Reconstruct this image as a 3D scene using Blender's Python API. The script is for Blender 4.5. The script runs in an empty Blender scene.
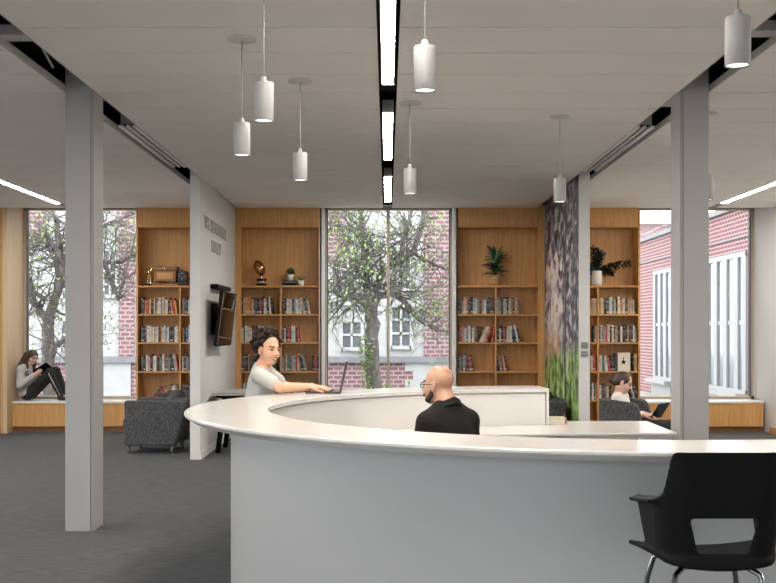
# library reading room with a round reception desk
LAMP, SPOT, SKY, EXPO = 88.0, 30.0, 5.0, 0.16
import bpy, math, random
import numpy as np
from mathutils import Vector, Matrix
C = bpy.context.scene.collection
PI = math.pi
EYE, CX, HY, F = 1.5375, 387.0, 331.0, 1100.0

def at(px, py, d):
    """the point seen at pixel (px, py) at distance d into the room"""
    return Vector(((px - CX) * d / F, d, EYE + (HY - py) * d / F))

# ------------------------------------------------------------------ materials
def newmat(name):
    m = bpy.data.materials.new(name); m.use_nodes = True
    nt = m.node_tree
    return m, nt, nt.nodes['Principled BSDF']

def mat(name, col, rough=.6, metal=0.0, spec=.5, var=0.0, vscale=20.0, bump=0.0, bscale=80.0, stretch=(1, 1, 1)):
    m, nt, b = newmat(name)
    b.inputs['Roughness'].default_value = rough
    b.inputs['Metallic'].default_value = metal
    b.inputs['Specular IOR Level'].default_value = spec
    b.inputs['Base Color'].default_value = (*col, 1)
    if var > 0 or bump > 0:
        tc = nt.nodes.new('ShaderNodeTexCoord'); mp = nt.nodes.new('ShaderNodeMapping')
        mp.inputs['Scale'].default_value = stretch
        nt.links.new(tc.outputs['Object'], mp.inputs['Vector'])
    if var > 0:
        n = nt.nodes.new('ShaderNodeTexNoise'); n.inputs['Scale'].default_value = vscale; n.inputs['Detail'].default_value = 4
        r = nt.nodes.new('ShaderNodeValToRGB')
        r.color_ramp.elements[0].position = .3; r.color_ramp.elements[1].position = .7
        r.color_ramp.elements[0].color = (*[c * (1 - var) for c in col], 1)
        r.color_ramp.elements[1].color = (*[min(1, c * (1 + var)) for c in col], 1)
        nt.links.new(mp.outputs['Vector'], n.inputs['Vector'])
        nt.links.new(n.outputs['Fac'], r.inputs['Fac']); nt.links.new(r.outputs['Color'], b.inputs['Base Color'])
    if bump > 0:
        n2 = nt.nodes.new('ShaderNodeTexNoise'); n2.inputs['Scale'].default_value = bscale; n2.inputs['Detail'].default_value = 3
        bp = nt.nodes.new('ShaderNodeBump'); bp.inputs['Strength'].default_value = bump; bp.inputs['Distance'].default_value = .01
        nt.links.new(mp.outputs['Vector'], n2.inputs['Vector'])
        nt.links.new(n2.outputs['Fac'], bp.inputs['Height']); nt.links.new(bp.outputs['Normal'], b.inputs['Normal'])
    return m

def wood(name, a, b_, rough=.45, stretch=(28, 28, 1.3)):
    m, nt, b = newmat(name)
    b.inputs['Roughness'].default_value = rough
    b.inputs['Specular IOR Level'].default_value = .35
    tc = nt.nodes.new('ShaderNodeTexCoord'); mp = nt.nodes.new('ShaderNodeMapping'); mp.inputs['Scale'].default_value = stretch
    n = nt.nodes.new('ShaderNodeTexNoise'); n.inputs['Scale'].default_value = 1.6; n.inputs['Detail'].default_value = 6; n.inputs['Roughness'].default_value = .62
    r = nt.nodes.new('ShaderNodeValToRGB')
    r.color_ramp.elements[0].position = .32; r.color_ramp.elements[1].position = .68
    r.color_ramp.elements[0].color = (*a, 1); r.color_ramp.elements[1].color = (*b_, 1)
    nt.links.new(tc.outputs['Object'], mp.inputs['Vector']); nt.links.new(mp.outputs['Vector'], n.inputs['Vector'])
    nt.links.new(n.outputs['Fac'], r.inputs['Fac']); nt.links.new(r.outputs['Color'], b.inputs['Base Color'])
    return m

def emit(name, col, s):
    m = bpy.data.materials.new(name); m.use_nodes = True
    nt = m.node_tree; nt.nodes.clear()
    o = nt.nodes.new('ShaderNodeOutputMaterial'); e = nt.nodes.new('ShaderNodeEmission')
    e.inputs['Color'].default_value = (*col, 1); e.inputs['Strength'].default_value = s
    nt.links.new(e.outputs[0], o.inputs['Surface'])
    return m

def brick(name, c1, c2, mortar, scale=1.0, axis='XZ'):
    """brick courses; axis names the two object axes that run along and up the wall"""
    m, nt, b = newmat(name)
    b.inputs['Roughness'].default_value = .9
    tc = nt.nodes.new('ShaderNodeTexCoord'); sp = nt.nodes.new('ShaderNodeSeparateXYZ'); cb = nt.nodes.new('ShaderNodeCombineXYZ')
    nt.links.new(tc.outputs['Object'], sp.inputs[0])
    nt.links.new(sp.outputs[axis[0]], cb.inputs['X']); nt.links.new(sp.outputs[axis[1]], cb.inputs['Y'])
    t = nt.nodes.new('ShaderNodeTexBrick')
    t.inputs['Color1'].default_value = (*c1, 1); t.inputs['Color2'].default_value = (*c2, 1); t.inputs['Mortar'].default_value = (*mortar, 1)
    t.inputs['Scale'].default_value = scale
    t.inputs['Brick Width'].default_value = .21; t.inputs['Row Height'].default_value = .098; t.inputs['Mortar Size'].default_value = .017
    nt.links.new(cb.outputs[0], t.inputs['Vector']); nt.links.new(t.outputs['Color'], b.inputs['Base Color'])
    return m

M = {}
M['oak'] = wood('oak_veneer', (.50, .250, .084), (.66, .365, .142))
M['oak_glare'] = wood('oak_lining_glare', (.56, .40, .25), (.66, .50, .33))  # oak copy made paler, window glare put into its colour
M['oak_dark'] = wood('oak_kick_board', (.20, .095, .035), (.26, .13, .05))
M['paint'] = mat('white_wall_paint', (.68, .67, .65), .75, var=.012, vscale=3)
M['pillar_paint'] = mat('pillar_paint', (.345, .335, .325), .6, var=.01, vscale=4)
M['ceil'] = mat('ceiling_plank_paint', (.83, .795, .75), .8, var=.02, vscale=1.2, bump=.03, bscale=200)
M['plenum'] = mat('dark_plenum', (.028, .027, .028), .9, var=.4, vscale=9)
M['fascia'] = mat('slot_fascia', (.45, .44, .43), .6)
M['alu'] = mat('window_frame_metal', (.42, .36, .29), .45, metal=.3)
M['alu_dark'] = mat('window_gasket', (.07, .07, .075), .5)
M['white_metal'] = mat('white_lamp_enamel', (.37, .36, .35), .45)
M['canopy'] = mat('lamp_canopy_enamel', (.58, .56, .535), .5)
M['vent_white'] = mat('white_vent_blade', (.82, .81, .80), .4)
M['grey_metal'] = mat('grey_fixture_metal', (.42, .41, .40), .5)
M['black'] = mat('matte_black_plastic', (.004, .004, .0045), .6, spec=.16, bump=.1, bscale=350)
M['black_gloss'] = mat('black_glossy_plastic', (.008, .008, .009), .12)
M['chrome'] = mat('dark_chrome', (.35, .35, .36), .25, metal=1.0)
M['stone'] = mat('white_stone_counter', (.70, .678, .652), .16, var=.05, vscale=7, stretch=(1, 4, 1))
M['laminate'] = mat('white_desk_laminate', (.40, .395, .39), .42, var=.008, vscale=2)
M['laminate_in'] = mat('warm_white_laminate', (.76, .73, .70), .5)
M['sill'] = mat('pale_sill_top', (.74, .71, .66), .4)
M['tabletop'] = mat('grey_table_top', (.42, .41, .40), .5)
M['gold'] = mat('gold_metal', (.75, .55, .25), .22, metal=1.0)
M['silver'] = mat('silver_metal', (.8, .78, .74), .18, metal=1.0)
M['cream'] = mat('cream_paper', (.78, .72, .60), .8, var=.06, vscale=60)
M['page'] = mat('book_pages', (.74, .68, .57), .85, var=.1, vscale=90, stretch=(6, 1, .2))
M['tag'] = mat('white_spine_label', (.62, .60, .56), .6)
M['pot'] = mat('white_ceramic', (.80, .77, .72), .35)
M['soil'] = mat('potting_soil', (.03, .02, .015), .95)
M['basket'] = mat('woven_straw', (.50, .30, .13), .8, var=.25, vscale=60, bump=.5, bscale=90)
M['leaf_dark'] = mat('dark_green_leaf', (.022, .06, .035), .4, var=.4, vscale=30)
M['leaf_black'] = mat('almost_black_leaf', (.008, .014, .014), .35)
M['leaf_mid'] = mat('mid_green_leaf', (.12, .25, .12), .45, var=.3, vscale=30)
M['leaf_spring'] = mat('young_spring_leaf', (0.237, 0.355, 0.089), .6, var=.25, vscale=3)
M['bark'] = mat('grey_bark', (0.141, 0.122, 0.117), .9, var=.45, vscale=14, stretch=(1, 1, .4), bump=.4, bscale=30)
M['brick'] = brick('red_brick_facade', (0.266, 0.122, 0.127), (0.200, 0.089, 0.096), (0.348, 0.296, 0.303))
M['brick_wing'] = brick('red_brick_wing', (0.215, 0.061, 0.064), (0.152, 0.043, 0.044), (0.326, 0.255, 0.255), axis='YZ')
M['limestone'] = mat('pale_limestone', (0.444, 0.440, 0.437), .85, var=.05, vscale=3)
M['ledge'] = mat('grey_stone_ledge', (0.222, 0.222, 0.229), .85, var=.12, vscale=5)
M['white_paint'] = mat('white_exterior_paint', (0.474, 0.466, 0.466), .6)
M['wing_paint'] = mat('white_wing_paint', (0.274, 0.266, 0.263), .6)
M['old_glass'] = mat('dim_window_glass', (.12, .135, .145), .12, var=.3, vscale=1.2)
M['pave'] = mat('pale_paving', (0.252, 0.252, 0.244), .9, var=.15, vscale=2)
M['roof_white'] = mat('white_roof_coping', (.85, .85, .85), .8)
M['skin'] = mat('skin_light', (.66, .37, .24), .5, spec=.35, var=.05, vscale=25)
M['skin_pale'] = mat('skin_pale', (.70, .43, .33), .5, spec=.35, var=.04, vscale=25)
M['skin_m'] = mat('skin_ruddy', (.52, .28, .185), .42, spec=.45, var=.06, vscale=25)
M['lip'] = mat('lips', (.45, .12, .10), .45)
M['teeth'] = mat('teeth', (.85, .82, .76), .3)
M['eye'] = mat('eye_dark', (.03, .02, .015), .2)
M['hair_dark'] = mat('dark_brown_hair', (.022, .011, .006), .55, spec=.3, var=.45, vscale=60, bump=.6, bscale=140)
M['hair_brown'] = mat('brown_hair', (.042, .021, .013), .42, var=.35, vscale=60, stretch=(1, 1, .2), bump=.5, bscale=120)
M['beard'] = mat('short_dark_beard', (.055, .035, .025), .7, var=.4, vscale=120)
M['tee'] = mat('pale_grey_cotton', (.50, .49, .46), .9, bump=.25, bscale=22)
M['hoodie'] = mat('grey_marl_fleece', (.42, .41, .40), .95, var=.1, vscale=120, bump=.3, bscale=25)
M['sweater'] = mat('off_white_knit', (.72, .68, .63), .95, bump=.4, bscale=60)
M['jacket'] = mat('charcoal_wool', (.013, .0115, .011), .85, spec=.25, var=.15, vscale=90, bump=.25, bscale=24)
M['blackcloth'] = mat('black_stretch_cloth', (.010, .010, .011), .8, bump=.2, bscale=30)
M['shoe'] = mat('black_shoe', (.015, .015, .016), .5)
M['white_stripe'] = mat('white_piping', (.55, .55, .55), .8)
M['lens'] = mat('spectacle_frame', (.02, .016, .014), .3)
M['laptop'] = mat('dark_grey_aluminium', (.055, .055, .06), .4, metal=.5)
M['screen'] = mat('dark_screen', (.01, .011, .013), .1)
M['tv'] = mat('glossy_television_screen', (.006, .006, .007), .04, spec=1.0)
M['plaque'] = mat('grey_plaque', (.36, .35, .34), .5)
M['engraved'] = mat('engraved_dark', (.10, .10, .10), .6)
M['letters'] = mat('raised_grey_letters', (.46, .45, .435), .5)
M['box_wood'] = wood('carved_box_wood', (.22, .10, .035), (.36, .18, .065), .4, (4, 20, 20))
M['lamp_strip'] = emit('linear_lamp_diffuser', (1.0, .945, .865), LAMP)
M['lamp_disc'] = emit('pendant_lamp_disc', (1.0, .95, .86), 6.0)

def tweed(name, dark, light):
    m, nt, b = newmat(name)
    b.inputs['Roughness'].default_value = .95; b.inputs['Specular IOR Level'].default_value = .1
    tc = nt.nodes.new('ShaderNodeTexCoord')
    cols = []
    for st in ((110, 110, 420), (420, 420, 110)):
        mp = nt.nodes.new('ShaderNodeMapping'); mp.inputs['Scale'].default_value = st
        n = nt.nodes.new('ShaderNodeTexNoise'); n.inputs['Scale'].default_value = .45; n.inputs['Detail'].default_value = 2
        nt.links.new(tc.outputs['Object'], mp.inputs['Vector']); nt.links.new(mp.outputs['Vector'], n.inputs['Vector']); cols.append(n)
    ad = nt.nodes.new('ShaderNodeMath'); ad.operation = 'ADD'
    nt.links.new(cols[0].outputs['Fac'], ad.inputs[0]); nt.links.new(cols[1].outputs['Fac'], ad.inputs[1])
    r = nt.nodes.new('ShaderNodeValToRGB')
    r.color_ramp.elements[0].position = .36; r.color_ramp.elements[1].position = .66
    hf = nt.nodes.new('ShaderNodeMath'); hf.operation = 'MULTIPLY'; hf.inputs[1].default_value = .5
    nt.links.new(ad.outputs[0], hf.inputs[0]); nt.links.new(hf.outputs[0], r.inputs['Fac'])
    r.color_ramp.elements[0].color = (*dark, 1); r.color_ramp.elements[1].color = (*light, 1)
    nt.links.new(r.outputs['Color'], b.inputs['Base Color'])
    return m
M['tweed'] = tweed('grey_tweed', (.018, .018, .020), (.155, .155, .160))
M['cushion'] = tweed('grey_cushion_cloth', (.045, .045, .05), (.11, .11, .12))
M['chair_leg'] = mat('grey_chair_leg', (.16, .155, .15), .5)

def carpet():
    m, nt, b = newmat('charcoal_carpet')
    b.inputs['Roughness'].default_value = 1.0; b.inputs['Specular IOR Level'].default_value = .05
    b.inputs['Sheen Weight'].default_value = .07; b.inputs['Sheen Roughness'].default_value = .3; b.inputs['Sheen Tint'].default_value = (.80, .88, 1, 1)
    tc = nt.nodes.new('ShaderNodeTexCoord'); mp = nt.nodes.new('ShaderNodeMapping'); mp.inputs['Scale'].default_value = (3.2, 42, 1)
    n = nt.nodes.new('ShaderNodeTexNoise'); n.inputs['Scale'].default_value = 2.2; n.inputs['Detail'].default_value = 5; n.inputs['Roughness'].default_value = .7
    n2 = nt.nodes.new('ShaderNodeTexNoise'); n2.inputs['Scale'].default_value = 160; n2.inputs['Detail'].default_value = 2
    mx = nt.nodes.new('ShaderNodeMath'); mx.operation = 'MULTIPLY_ADD'; mx.inputs[1].default_value = .45
    nt.links.new(tc.outputs['Object'], mp.inputs['Vector']); nt.links.new(mp.outputs['Vector'], n.inputs['Vector']); nt.links.new(tc.outputs['Object'], n2.inputs['Vector'])
    nt.links.new(n2.outputs['Fac'], mx.inputs[0]); nt.links.new(n.outputs['Fac'], mx.inputs[2])
    r = nt.nodes.new('ShaderNodeValToRGB'); r.color_ramp.elements[0].position = .5; r.color_ramp.elements[1].position = .95
    r.color_ramp.elements[0].color = (.030, .0295, .030, 1); r.color_ramp.elements[1].color = (.135, .133, .134, 1)
    nt.links.new(mx.outputs[0], r.inputs['Fac']); nt.links.new(r.outputs['Color'], b.inputs['Base Color'])
    bp = nt.nodes.new('ShaderNodeBump'); bp.inputs['Strength'].default_value = .5; bp.inputs['Distance'].default_value = .006
    nt.links.new(n2.outputs['Fac'], bp.inputs['Height']); nt.links.new(bp.outputs['Normal'], b.inputs['Normal'])
    return m
M['carpet'] = carpet()

def glass():
    m = bpy.data.materials.new('window_glass'); m.use_nodes = True
    nt = m.node_tree; nt.nodes.clear()
    o = nt.nodes.new('ShaderNodeOutputMaterial'); t = nt.nodes.new('ShaderNodeBsdfTransparent'); g = nt.nodes.new('ShaderNodeBsdfGlossy')
    g.inputs['Roughness'].default_value = .01; t.inputs['Color'].default_value = (.97, .98, .98, 1)
    mx = nt.nodes.new('ShaderNodeMixShader'); fr = nt.nodes.new('ShaderNodeFresnel'); fr.inputs['IOR'].default_value = 1.12
    nt.links.new(fr.outputs[0], mx.inputs[0]); nt.links.new(t.outputs[0], mx.inputs[1]); nt.links.new(g.outputs[0], mx.inputs[2]); nt.links.new(mx.outputs[0], o.inputs['Surface'])
    return m
M['glass'] = glass()

# ------------------------------------------------------------------ object helpers
def tag(o, label=None, cat=None, group=None, kind=None):
    if label: o['label'] = label
    if cat: o['category'] = cat
    if group: o['group'] = group
    if kind: o['kind'] = kind
    return o

def thing(name, label, cat, loc=(0, 0, 0), rz=0.0, group=None):
    o = bpy.data.objects.new(name, None); C.objects.link(o)
    o.location = loc; o.rotation_euler = (0, 0, rz); o.empty_display_size = .1
    return tag(o, label, cat, group)

def link(name, me, parent=None, label=None):
    o = bpy.data.objects.new(name, me); C.objects.link(o)
    if parent is not None: o.parent = parent
    if label: o['label'] = label
    return o

def dup(root, loc, rz=0.0, label=None, group=None):
    r = root.copy(); C.objects.link(r); r.location = loc; r.rotation_euler = (0, 0, rz)
    if label: r['label'] = label
    if group: r['group'] = group
    for ch in list(root.children):
        c = ch.copy(); C.objects.link(c); c.parent = r
        for g in list(ch.children):
            d = g.copy(); C.objects.link(d); d.parent = c
    return r

class MB:
    """collects shapes and links them as one mesh object"""
    def __init__(s): s.v = []; s.f = []; s.m = []; s.sm = []
    def add(s, vs, fs, mi=0, smooth=False):
        b = len(s.v); s.v += [tuple(v) for v in vs]
        s.f += [tuple(b + i for i in f) for f in fs]; s.m += [mi] * len(fs); s.sm += [smooth] * len(fs); return s
    def box(s, x0, x1, y0, y1, z0, z1, mi=0, rot=None, piv=None):
        x0, x1 = min(x0, x1), max(x0, x1); y0, y1 = min(y0, y1), max(y0, y1); z0, z1 = min(z0, z1), max(z0, z1)
        vs = [Vector(p) for p in ((x0, y0, z0), (x1, y0, z0), (x1, y1, z0), (x0, y1, z0), (x0, y0, z1), (x1, y0, z1), (x1, y1, z1), (x0, y1, z1))]
        if rot is not None:
            p = Vector(piv) if piv else Vector(((x0 + x1) / 2, (y0 + y1) / 2, (z0 + z1) / 2))
            vs = [p + rot @ (v - p) for v in vs]
        return s.add(vs, [(0, 3, 2, 1), (4, 5, 6, 7), (0, 1, 5, 4), (1, 2, 6, 5), (2, 3, 7, 6), (3, 0, 4, 7)], mi)
    def prism(s, poly, a0, a1, axis='Z', mi=0):
        """extrude a 2D outline along an axis: Z outlines are (x,y), Y outlines (x,z), X outlines (y,z)"""
        n = len(poly)
        def p(q, a): return (q[0], q[1], a) if axis == 'Z' else ((q[0], a, q[1]) if axis == 'Y' else (a, q[0], q[1]))
        vs = [p(q, a0) for q in poly] + [p(q, a1) for q in poly]
        ar = sum(poly[i][0] * poly[(i + 1) % n][1] - poly[(i + 1) % n][0] * poly[i][1] for i in range(n))
        flip = (ar < 0) ^ (axis == 'Y') ^ (a1 < a0)
        fs = [tuple(reversed(range(n))), tuple(range(n, 2 * n))] + [(i, (i + 1) % n, n + (i + 1) % n, n + i) for i in range(n)]
        if flip: fs = [tuple(reversed(f)) for f in fs]
        return s.add(vs, fs, mi)
    def tube(s, pts, rad, n=8, mi=0, cap=True):
        pts = [Vector(p) for p in pts]
        if not hasattr(rad, '__len__'): rad = [rad] * len(pts)
        vs = []; fs = []; u = None
        for i, p in enumerate(pts):
            t = (pts[min(i + 1, len(pts) - 1)] - pts[max(i - 1, 0)])
            if t.length < 1e-9: t = Vector((0, 0, 1))
            t.normalize()
            if u is None:
                u = t.cross(Vector((0, 0, 1)) if abs(t.z) < .9 else Vector((1, 0, 0))).normalized()
            else:
                u = (u - t * u.dot(t)); u = u.normalized() if u.length > 1e-6 else t.orthogonal().normalized()
            w = t.cross(u)
            for k in range(n):
                a = 2 * PI * k / n; vs.append(p + (u * math.cos(a) + w * math.sin(a)) * rad[i])
        for i in range(len(pts) - 1):
            for k in range(n):
                k2 = (k + 1) % n; fs.append((i * n + k, i * n + k2, (i + 1) * n + k2, (i + 1) * n + k))
        if cap:
            fs.append(tuple(reversed(range(n)))); fs.append(tuple((len(pts) - 1) * n + k for k in range(n)))
        return s.add(vs, fs, mi, True)
    def lathe(s, prof, cx=0, cy=0, n=24, mi=0, smooth=True):
        """prof: (radius, z) from bottom to top"""
        vs = []; fs = []
        for r, z in prof:
            for k in range(n):
                a = 2 * PI * k / n; vs.append((cx + r * math.cos(a), cy + r * math.sin(a), z))
        for i in range(len(prof) - 1):
            for k in range(n):
                k2 = (k + 1) % n; fs.append((i * n + k, i * n + k2, (i + 1) * n + k2, (i + 1) * n + k))
        s.add(vs, fs, mi, smooth)
        b = len(s.v) - len(vs)
        for ring, rev in ((0, True), (len(prof) - 1, False)):
            if prof[ring][0] > 1e-4:
                f = [b + ring * n + k for k in range(n)]
                s.f.append(tuple(reversed(f)) if rev else tuple(f)); s.m.append(mi); s.sm.append(False)
        return s
    def mesh(s, name, mats):
        me = bpy.data.meshes.new(name); me.from_pydata(s.v, [], s.f)
        for m in (mats if isinstance(mats, (list, tuple)) else [mats]): me.materials.append(m)
        me.polygons.foreach_set('material_index', s.m); me.polygons.foreach_set('use_smooth', s.sm); me.update()
        return me
    def build(s, name, mats, parent=None, label=None, bevel=0.0, seg=2, world=False, loc=None):
        if loc is not None:
            l = Vector(loc); s.v = [tuple(Vector(v) - l) for v in s.v]
        if world and parent is not None:
            mi = parent.matrix_basis.inverted(); s.v = [tuple(mi @ Vector(v)) for v in s.v]
        o = link(name, s.mesh(name, mats), parent, label)
        if loc is not None: o.location = loc
        if bevel > 0:
            b = o.modifiers.new('edge_round', 'BEVEL'); b.width = bevel; b.segments = seg; b.limit_method = 'ANGLE'; b.angle_limit = math.radians(40)
        return o

# ------------------------------------------------------------------ smooth solid shapes from distance fields
def surface_net(D, o, h):
    s = D < 0
    nx, ny, nz = D.shape
    offs = [(i, j, k) for i in (0, 1) for j in (0, 1) for k in (0, 1)]
    cnt = np.zeros((nx - 1, ny - 1, nz - 1), np.int8)
    for i, j, k in offs: cnt += s[i:nx - 1 + i, j:ny - 1 + j, k:nz - 1 + k]
    act = (cnt > 0) & (cnt < 8)
    I = np.argwhere(act)
    vid = -np.ones(act.shape, np.int64); vid[act] = np.arange(len(I))
    pos = np.zeros((len(I), 3)); num = np.zeros(len(I))
    for a in offs:
        for ax in range(3):
            if a[ax] == 1: continue
            b = list(a); b[ax] = 1
            A = I + np.array(a); B = I + np.array(b)
            da = D[A[:, 0], A[:, 1], A[:, 2]]; db = D[B[:, 0], B[:, 1], B[:, 2]]
            m = (da < 0) != (db < 0)
            t = np.where(m, da / np.where(m, da - db, 1), 0)
            p = A + (B - A) * t[:, None]
            pos[m] += p[m]; num[m] += 1
    V = np.array(o) + pos / num[:, None] * h
    Q = []
    for ax in range(3):
        sl0 = [slice(None)] * 3; sl1 = [slice(None)] * 3
        sl0[ax] = slice(0, -1); sl1[ax] = slice(1, None)
        E = np.argwhere(s[tuple(sl0)] != s[tuple(sl1)])
        u, v = (ax + 1) % 3, (ax + 2) % 3
        ok = (E[:, u] > 0) & (E[:, u] < D.shape[u] - 1) & (E[:, v] > 0) & (E[:, v] < D.shape[v] - 1)
        E = E[ok]
        def cell(du, dv):
            G = E.copy(); G[:, u] -= du; G[:, v] -= dv
            return vid[G[:, 0], G[:, 1], G[:, 2]]
        q = np.stack([cell(1, 1), cell(0, 1), cell(0, 0), cell(1, 0)], 1)
        neg = s[E[:, 0], E[:, 1], E[:, 2]]
        q[~neg] = q[~neg][:, ::-1]
        Q.append(q)
    return V, np.concatenate(Q)

class SDF:
    """a grid on which rounded shapes are blended into one continuous skin"""
    def __init__(s, lo, hi, h):
        s.h = h; s.lo = np.array(lo, float); n = np.ceil((np.array(hi) - s.lo) / h).astype(int) + 1
        s.D = np.full(n, 1.0, np.float32); s.n = n
        s.ax = [s.lo[i] + np.arange(n[i]) * h for i in range(3)]
    def _sub(s, lo, hi, pad):
        a = np.clip(np.floor((np.array(lo) - pad - s.lo) / s.h).astype(int), 0, s.n); b = np.clip(np.ceil((np.array(hi) + pad - s.lo) / s.h).astype(int) + 1, 0, s.n)
        if np.any(b <= a): return None
        sl = tuple(slice(a[i], b[i]) for i in range(3))
        g = np.meshgrid(*[s.ax[i][sl[i]] for i in range(3)], indexing='ij', sparse=True)
        return sl, g
    def _put(s, sl, d, k, sub=False):
        a = s.D[sl]
        if sub:
            s.D[sl] = np.maximum(a, -d)
        elif k > 0:
            hh = np.clip(.5 + .5 * (a - d) / k, 0, 1); s.D[sl] = a + (d - a) * hh - k * hh * (1 - hh)
        else: s.D[sl] = np.minimum(a, d)
    def cap(s, a, b, ra, rb=None, k=.015, sub=False):
        rb = ra if rb is None else rb
        a = np.array(a, float); b = np.array(b, float); R = max(ra, rb)
        q = s._sub(np.minimum(a, b) - R, np.maximum(a, b) + R, k + 3 * s.h)
        if q is None: return s
        sl, (X, Y, Z) = q; v = b - a; L = max(v @ v, 1e-12)
        t = np.clip(((X - a[0]) * v[0] + (Y - a[1]) * v[1] + (Z - a[2]) * v[2]) / L, 0, 1)
        d = np.sqrt((X - a[0] - t * v[0]) ** 2 + (Y - a[1] - t * v[1]) ** 2 + (Z - a[2] - t * v[2]) ** 2) - (ra + (rb - ra) * t)
        s._put(sl, d, k, sub); return s
    def chain(s, pts, rs, k=.015):
        for i in range(len(pts) - 1): s.cap(pts[i], pts[i + 1], rs[i], rs[i + 1], k)
        return s
    def ell(s, c, r, R=None, k=.015, sub=False):
        """ellipsoid; R is a 3x3 matrix whose columns are its own axes"""
        c = np.array(c, float); r = np.array(r, float); R = np.eye(3) if R is None else np.array(R)
        ext = np.sqrt(((R * r) ** 2).sum(1))
        q = s._sub(c - ext, c + ext, k + 3 * s.h)
        if q is None: return s
        sl, (X, Y, Z) = q
        dx, dy, dz = X - c[0], Y - c[1], Z - c[2]
        p = [R[0, i] * dx + R[1, i] * dy + R[2, i] * dz for i in range(3)]
        k0 = np.sqrt(sum((p[i] / r[i]) ** 2 for i in range(3))); k1 = np.sqrt(sum((p[i] / r[i] ** 2) ** 2 for i in range(3)))
        d = k0 * (k0 - 1) / np.maximum(k1, 1e-6)
        s._put(sl, d, k, sub); return s
    def cut(s, p, n):
        """keep what lies on the far side of the plane through p from n"""
        n = np.array(n, float) / np.linalg.norm(n); X, Y, Z = np.meshgrid(*s.ax, indexing='ij', sparse=True)
        s.D = np.maximum(s.D, ((X - p[0]) * n[0] + (Y - p[1]) * n[1] + (Z - p[2]) * n[2])).astype(np.float32); return s
    def build(s, name, mats, parent=None, loc=(0, 0, 0), region=None, label=None, grow=0.0):
        s.D[0] = s.D[-1] = 1; s.D[:, 0] = s.D[:, -1] = 1; s.D[:, :, 0] = s.D[:, :, -1] = 1
        V, Q = surface_net(s.D - grow, s.lo, s.h)
        V = V - np.array(loc)
        me = bpy.data.meshes.new(name); me.from_pydata(V.tolist(), [], Q.tolist())
        for m in (mats if isinstance(mats, (list, tuple)) else [mats]): me.materials.append(m)
        if region is not None:
            me.polygons.foreach_set('material_index', region(V[Q].mean(1) + np.array(loc)).astype(np.int32))
        me.polygons.foreach_set('use_smooth', [True] * len(me.polygons)); me.update()
        o = link(name, me, parent, label)
        if parent is None: o.location = loc
        return o
# ------------------------------------------------------------------ the setting
CEIL = EYE + 1.845
YB = 16.5            # front line of the bookcases
YW = 17.24           # window plane
X0, X1, YF = -9.0, 5.76, -4.0
def struct(name, mb, mats, parent=None, **k):
    o = mb.build(name, mats, parent, **k)
    if parent is None: o['kind'] = 'structure'
    return o

struct('floor', MB().box(X0 - .2, X1 + .2, YF - .2, YW + .1, -.1, 0), M['carpet'])
# ceiling planks with open seams
seams = [6.687 + .61 * k for k in range(-18, 17)]
seams = [YF] + [s for s in seams if YF + .1 < s < YB - .1] + [YB]
cm = MB()
for xa, xb in ((-2.245, -.062), (.077, 2.245), (X0, -4.835), (-4.715, -2.49), (2.49, 4.80), (4.92, X1)):
    for a, b in zip(seams[:-1], seams[1:]):
        cm.box(xa, xb, a + .009, b - .009, CEIL, CEIL + .03)
    cm.box(xa + .001, xb - .001, YF, YB, CEIL + .022, CEIL + .04)
struct('ceiling', cm, M['ceil'])
fm = MB()
for xa in (-2.491, 2.481): fm.box(xa, xa + .01, YF, YB, CEIL - .001, CEIL + .052)
for xa in (-2.254, 2.244): fm.box(xa, xa + .01, YF, YB, CEIL - .001, CEIL + .052)
struct('trim_1', fm, M['fascia'])
pm = MB()
pm.box(X0, X1, YF, YW + .2, 3.95, 4.0)
pm.box(X0, X1, YB - .03, YB, CEIL + .045, 3.95)
for xa, xb in ((-2.8, -1.9), (1.9, 2.8)):
    pm.box(xa, xb, YF, YB - .04, 3.72, 3.74)
    for k in range(14): pm.box(xa, xb, YF + .4 + k * 1.4, YF + .55 + k * 1.4, 3.60, 3.72)
pm.box(-.5, .5, YF, YB - .04, 3.56, 3.58)
for xa in (-4.77, 4.86): pm.box(xa - .3, xa + .3, YF, YB - .04, 3.52, 3.54)
struct('ceiling', pm, M['plenum'])['kind'] = 'structure'
bm = MB()
bm.box(-2.48, -2.256, 7.0, 7.16, CEIL + .04, CEIL + .105)
bm.box(-2.48, -2.256, 9.02, 9.05, CEIL + .10, CEIL + .14)
bm.box(2.256, 2.48, 6.9, 7.06, CEIL + .04, CEIL + .105)
bm.box(2.256, 2.48, 8.95, 9.3, CEIL + .05, CEIL + .13)
struct('trim_2', bm, M['fascia'])
tm = MB()
tm.tube([(-2.30, 7.2, CEIL + .085), (-2.40, 7.9, CEIL + .05)], .009, 6).tube([(-2.45, 9.35, CEIL + .1), (-2.27, 9.2, CEIL + .1)], .006, 6)
struct('trim_3', tm, M['fascia'])

# walls of the room; left side glazed, rear windows unseen, added for daylight
def wall_open(name, x0, x1, y0, y1, z1, openings, m, axis):
    """a wall with rectangular openings (a, b, z0, z1) along X or Y"""
    w = MB(); lo, hi = (x0, x1) if axis == 'X' else (y0, y1)
    cuts = sorted(openings); p = lo
    def bx(a, b, za, zb):
        if b - a > 1e-4 and zb - za > 1e-4:
            w.box(a, b, y0, y1, za, zb) if axis == 'X' else w.box(x0, x1, a, b, za, zb)
    for a, b, za, zb in cuts:
        bx(p, a, 0, z1); bx(a, b, 0, za); bx(a, b, zb, z1); p = b
    bx(p, hi, 0, z1)
    return struct(name, w, m)
wins = [(-5.70, -3.70, .47, 3.48), (-.985, 1.03, .47, 3.48), (3.70, 5.752, .47, 3.48)]
wall_open('wall_back', X0 - .2, X1 + .2, YW, YW + .12, 4.0, wins, M['paint'], 'X')
struct('wall_right', MB().box(X1, X1 + .12, YF, YW, 0, 4.0), M['paint'])
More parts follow.
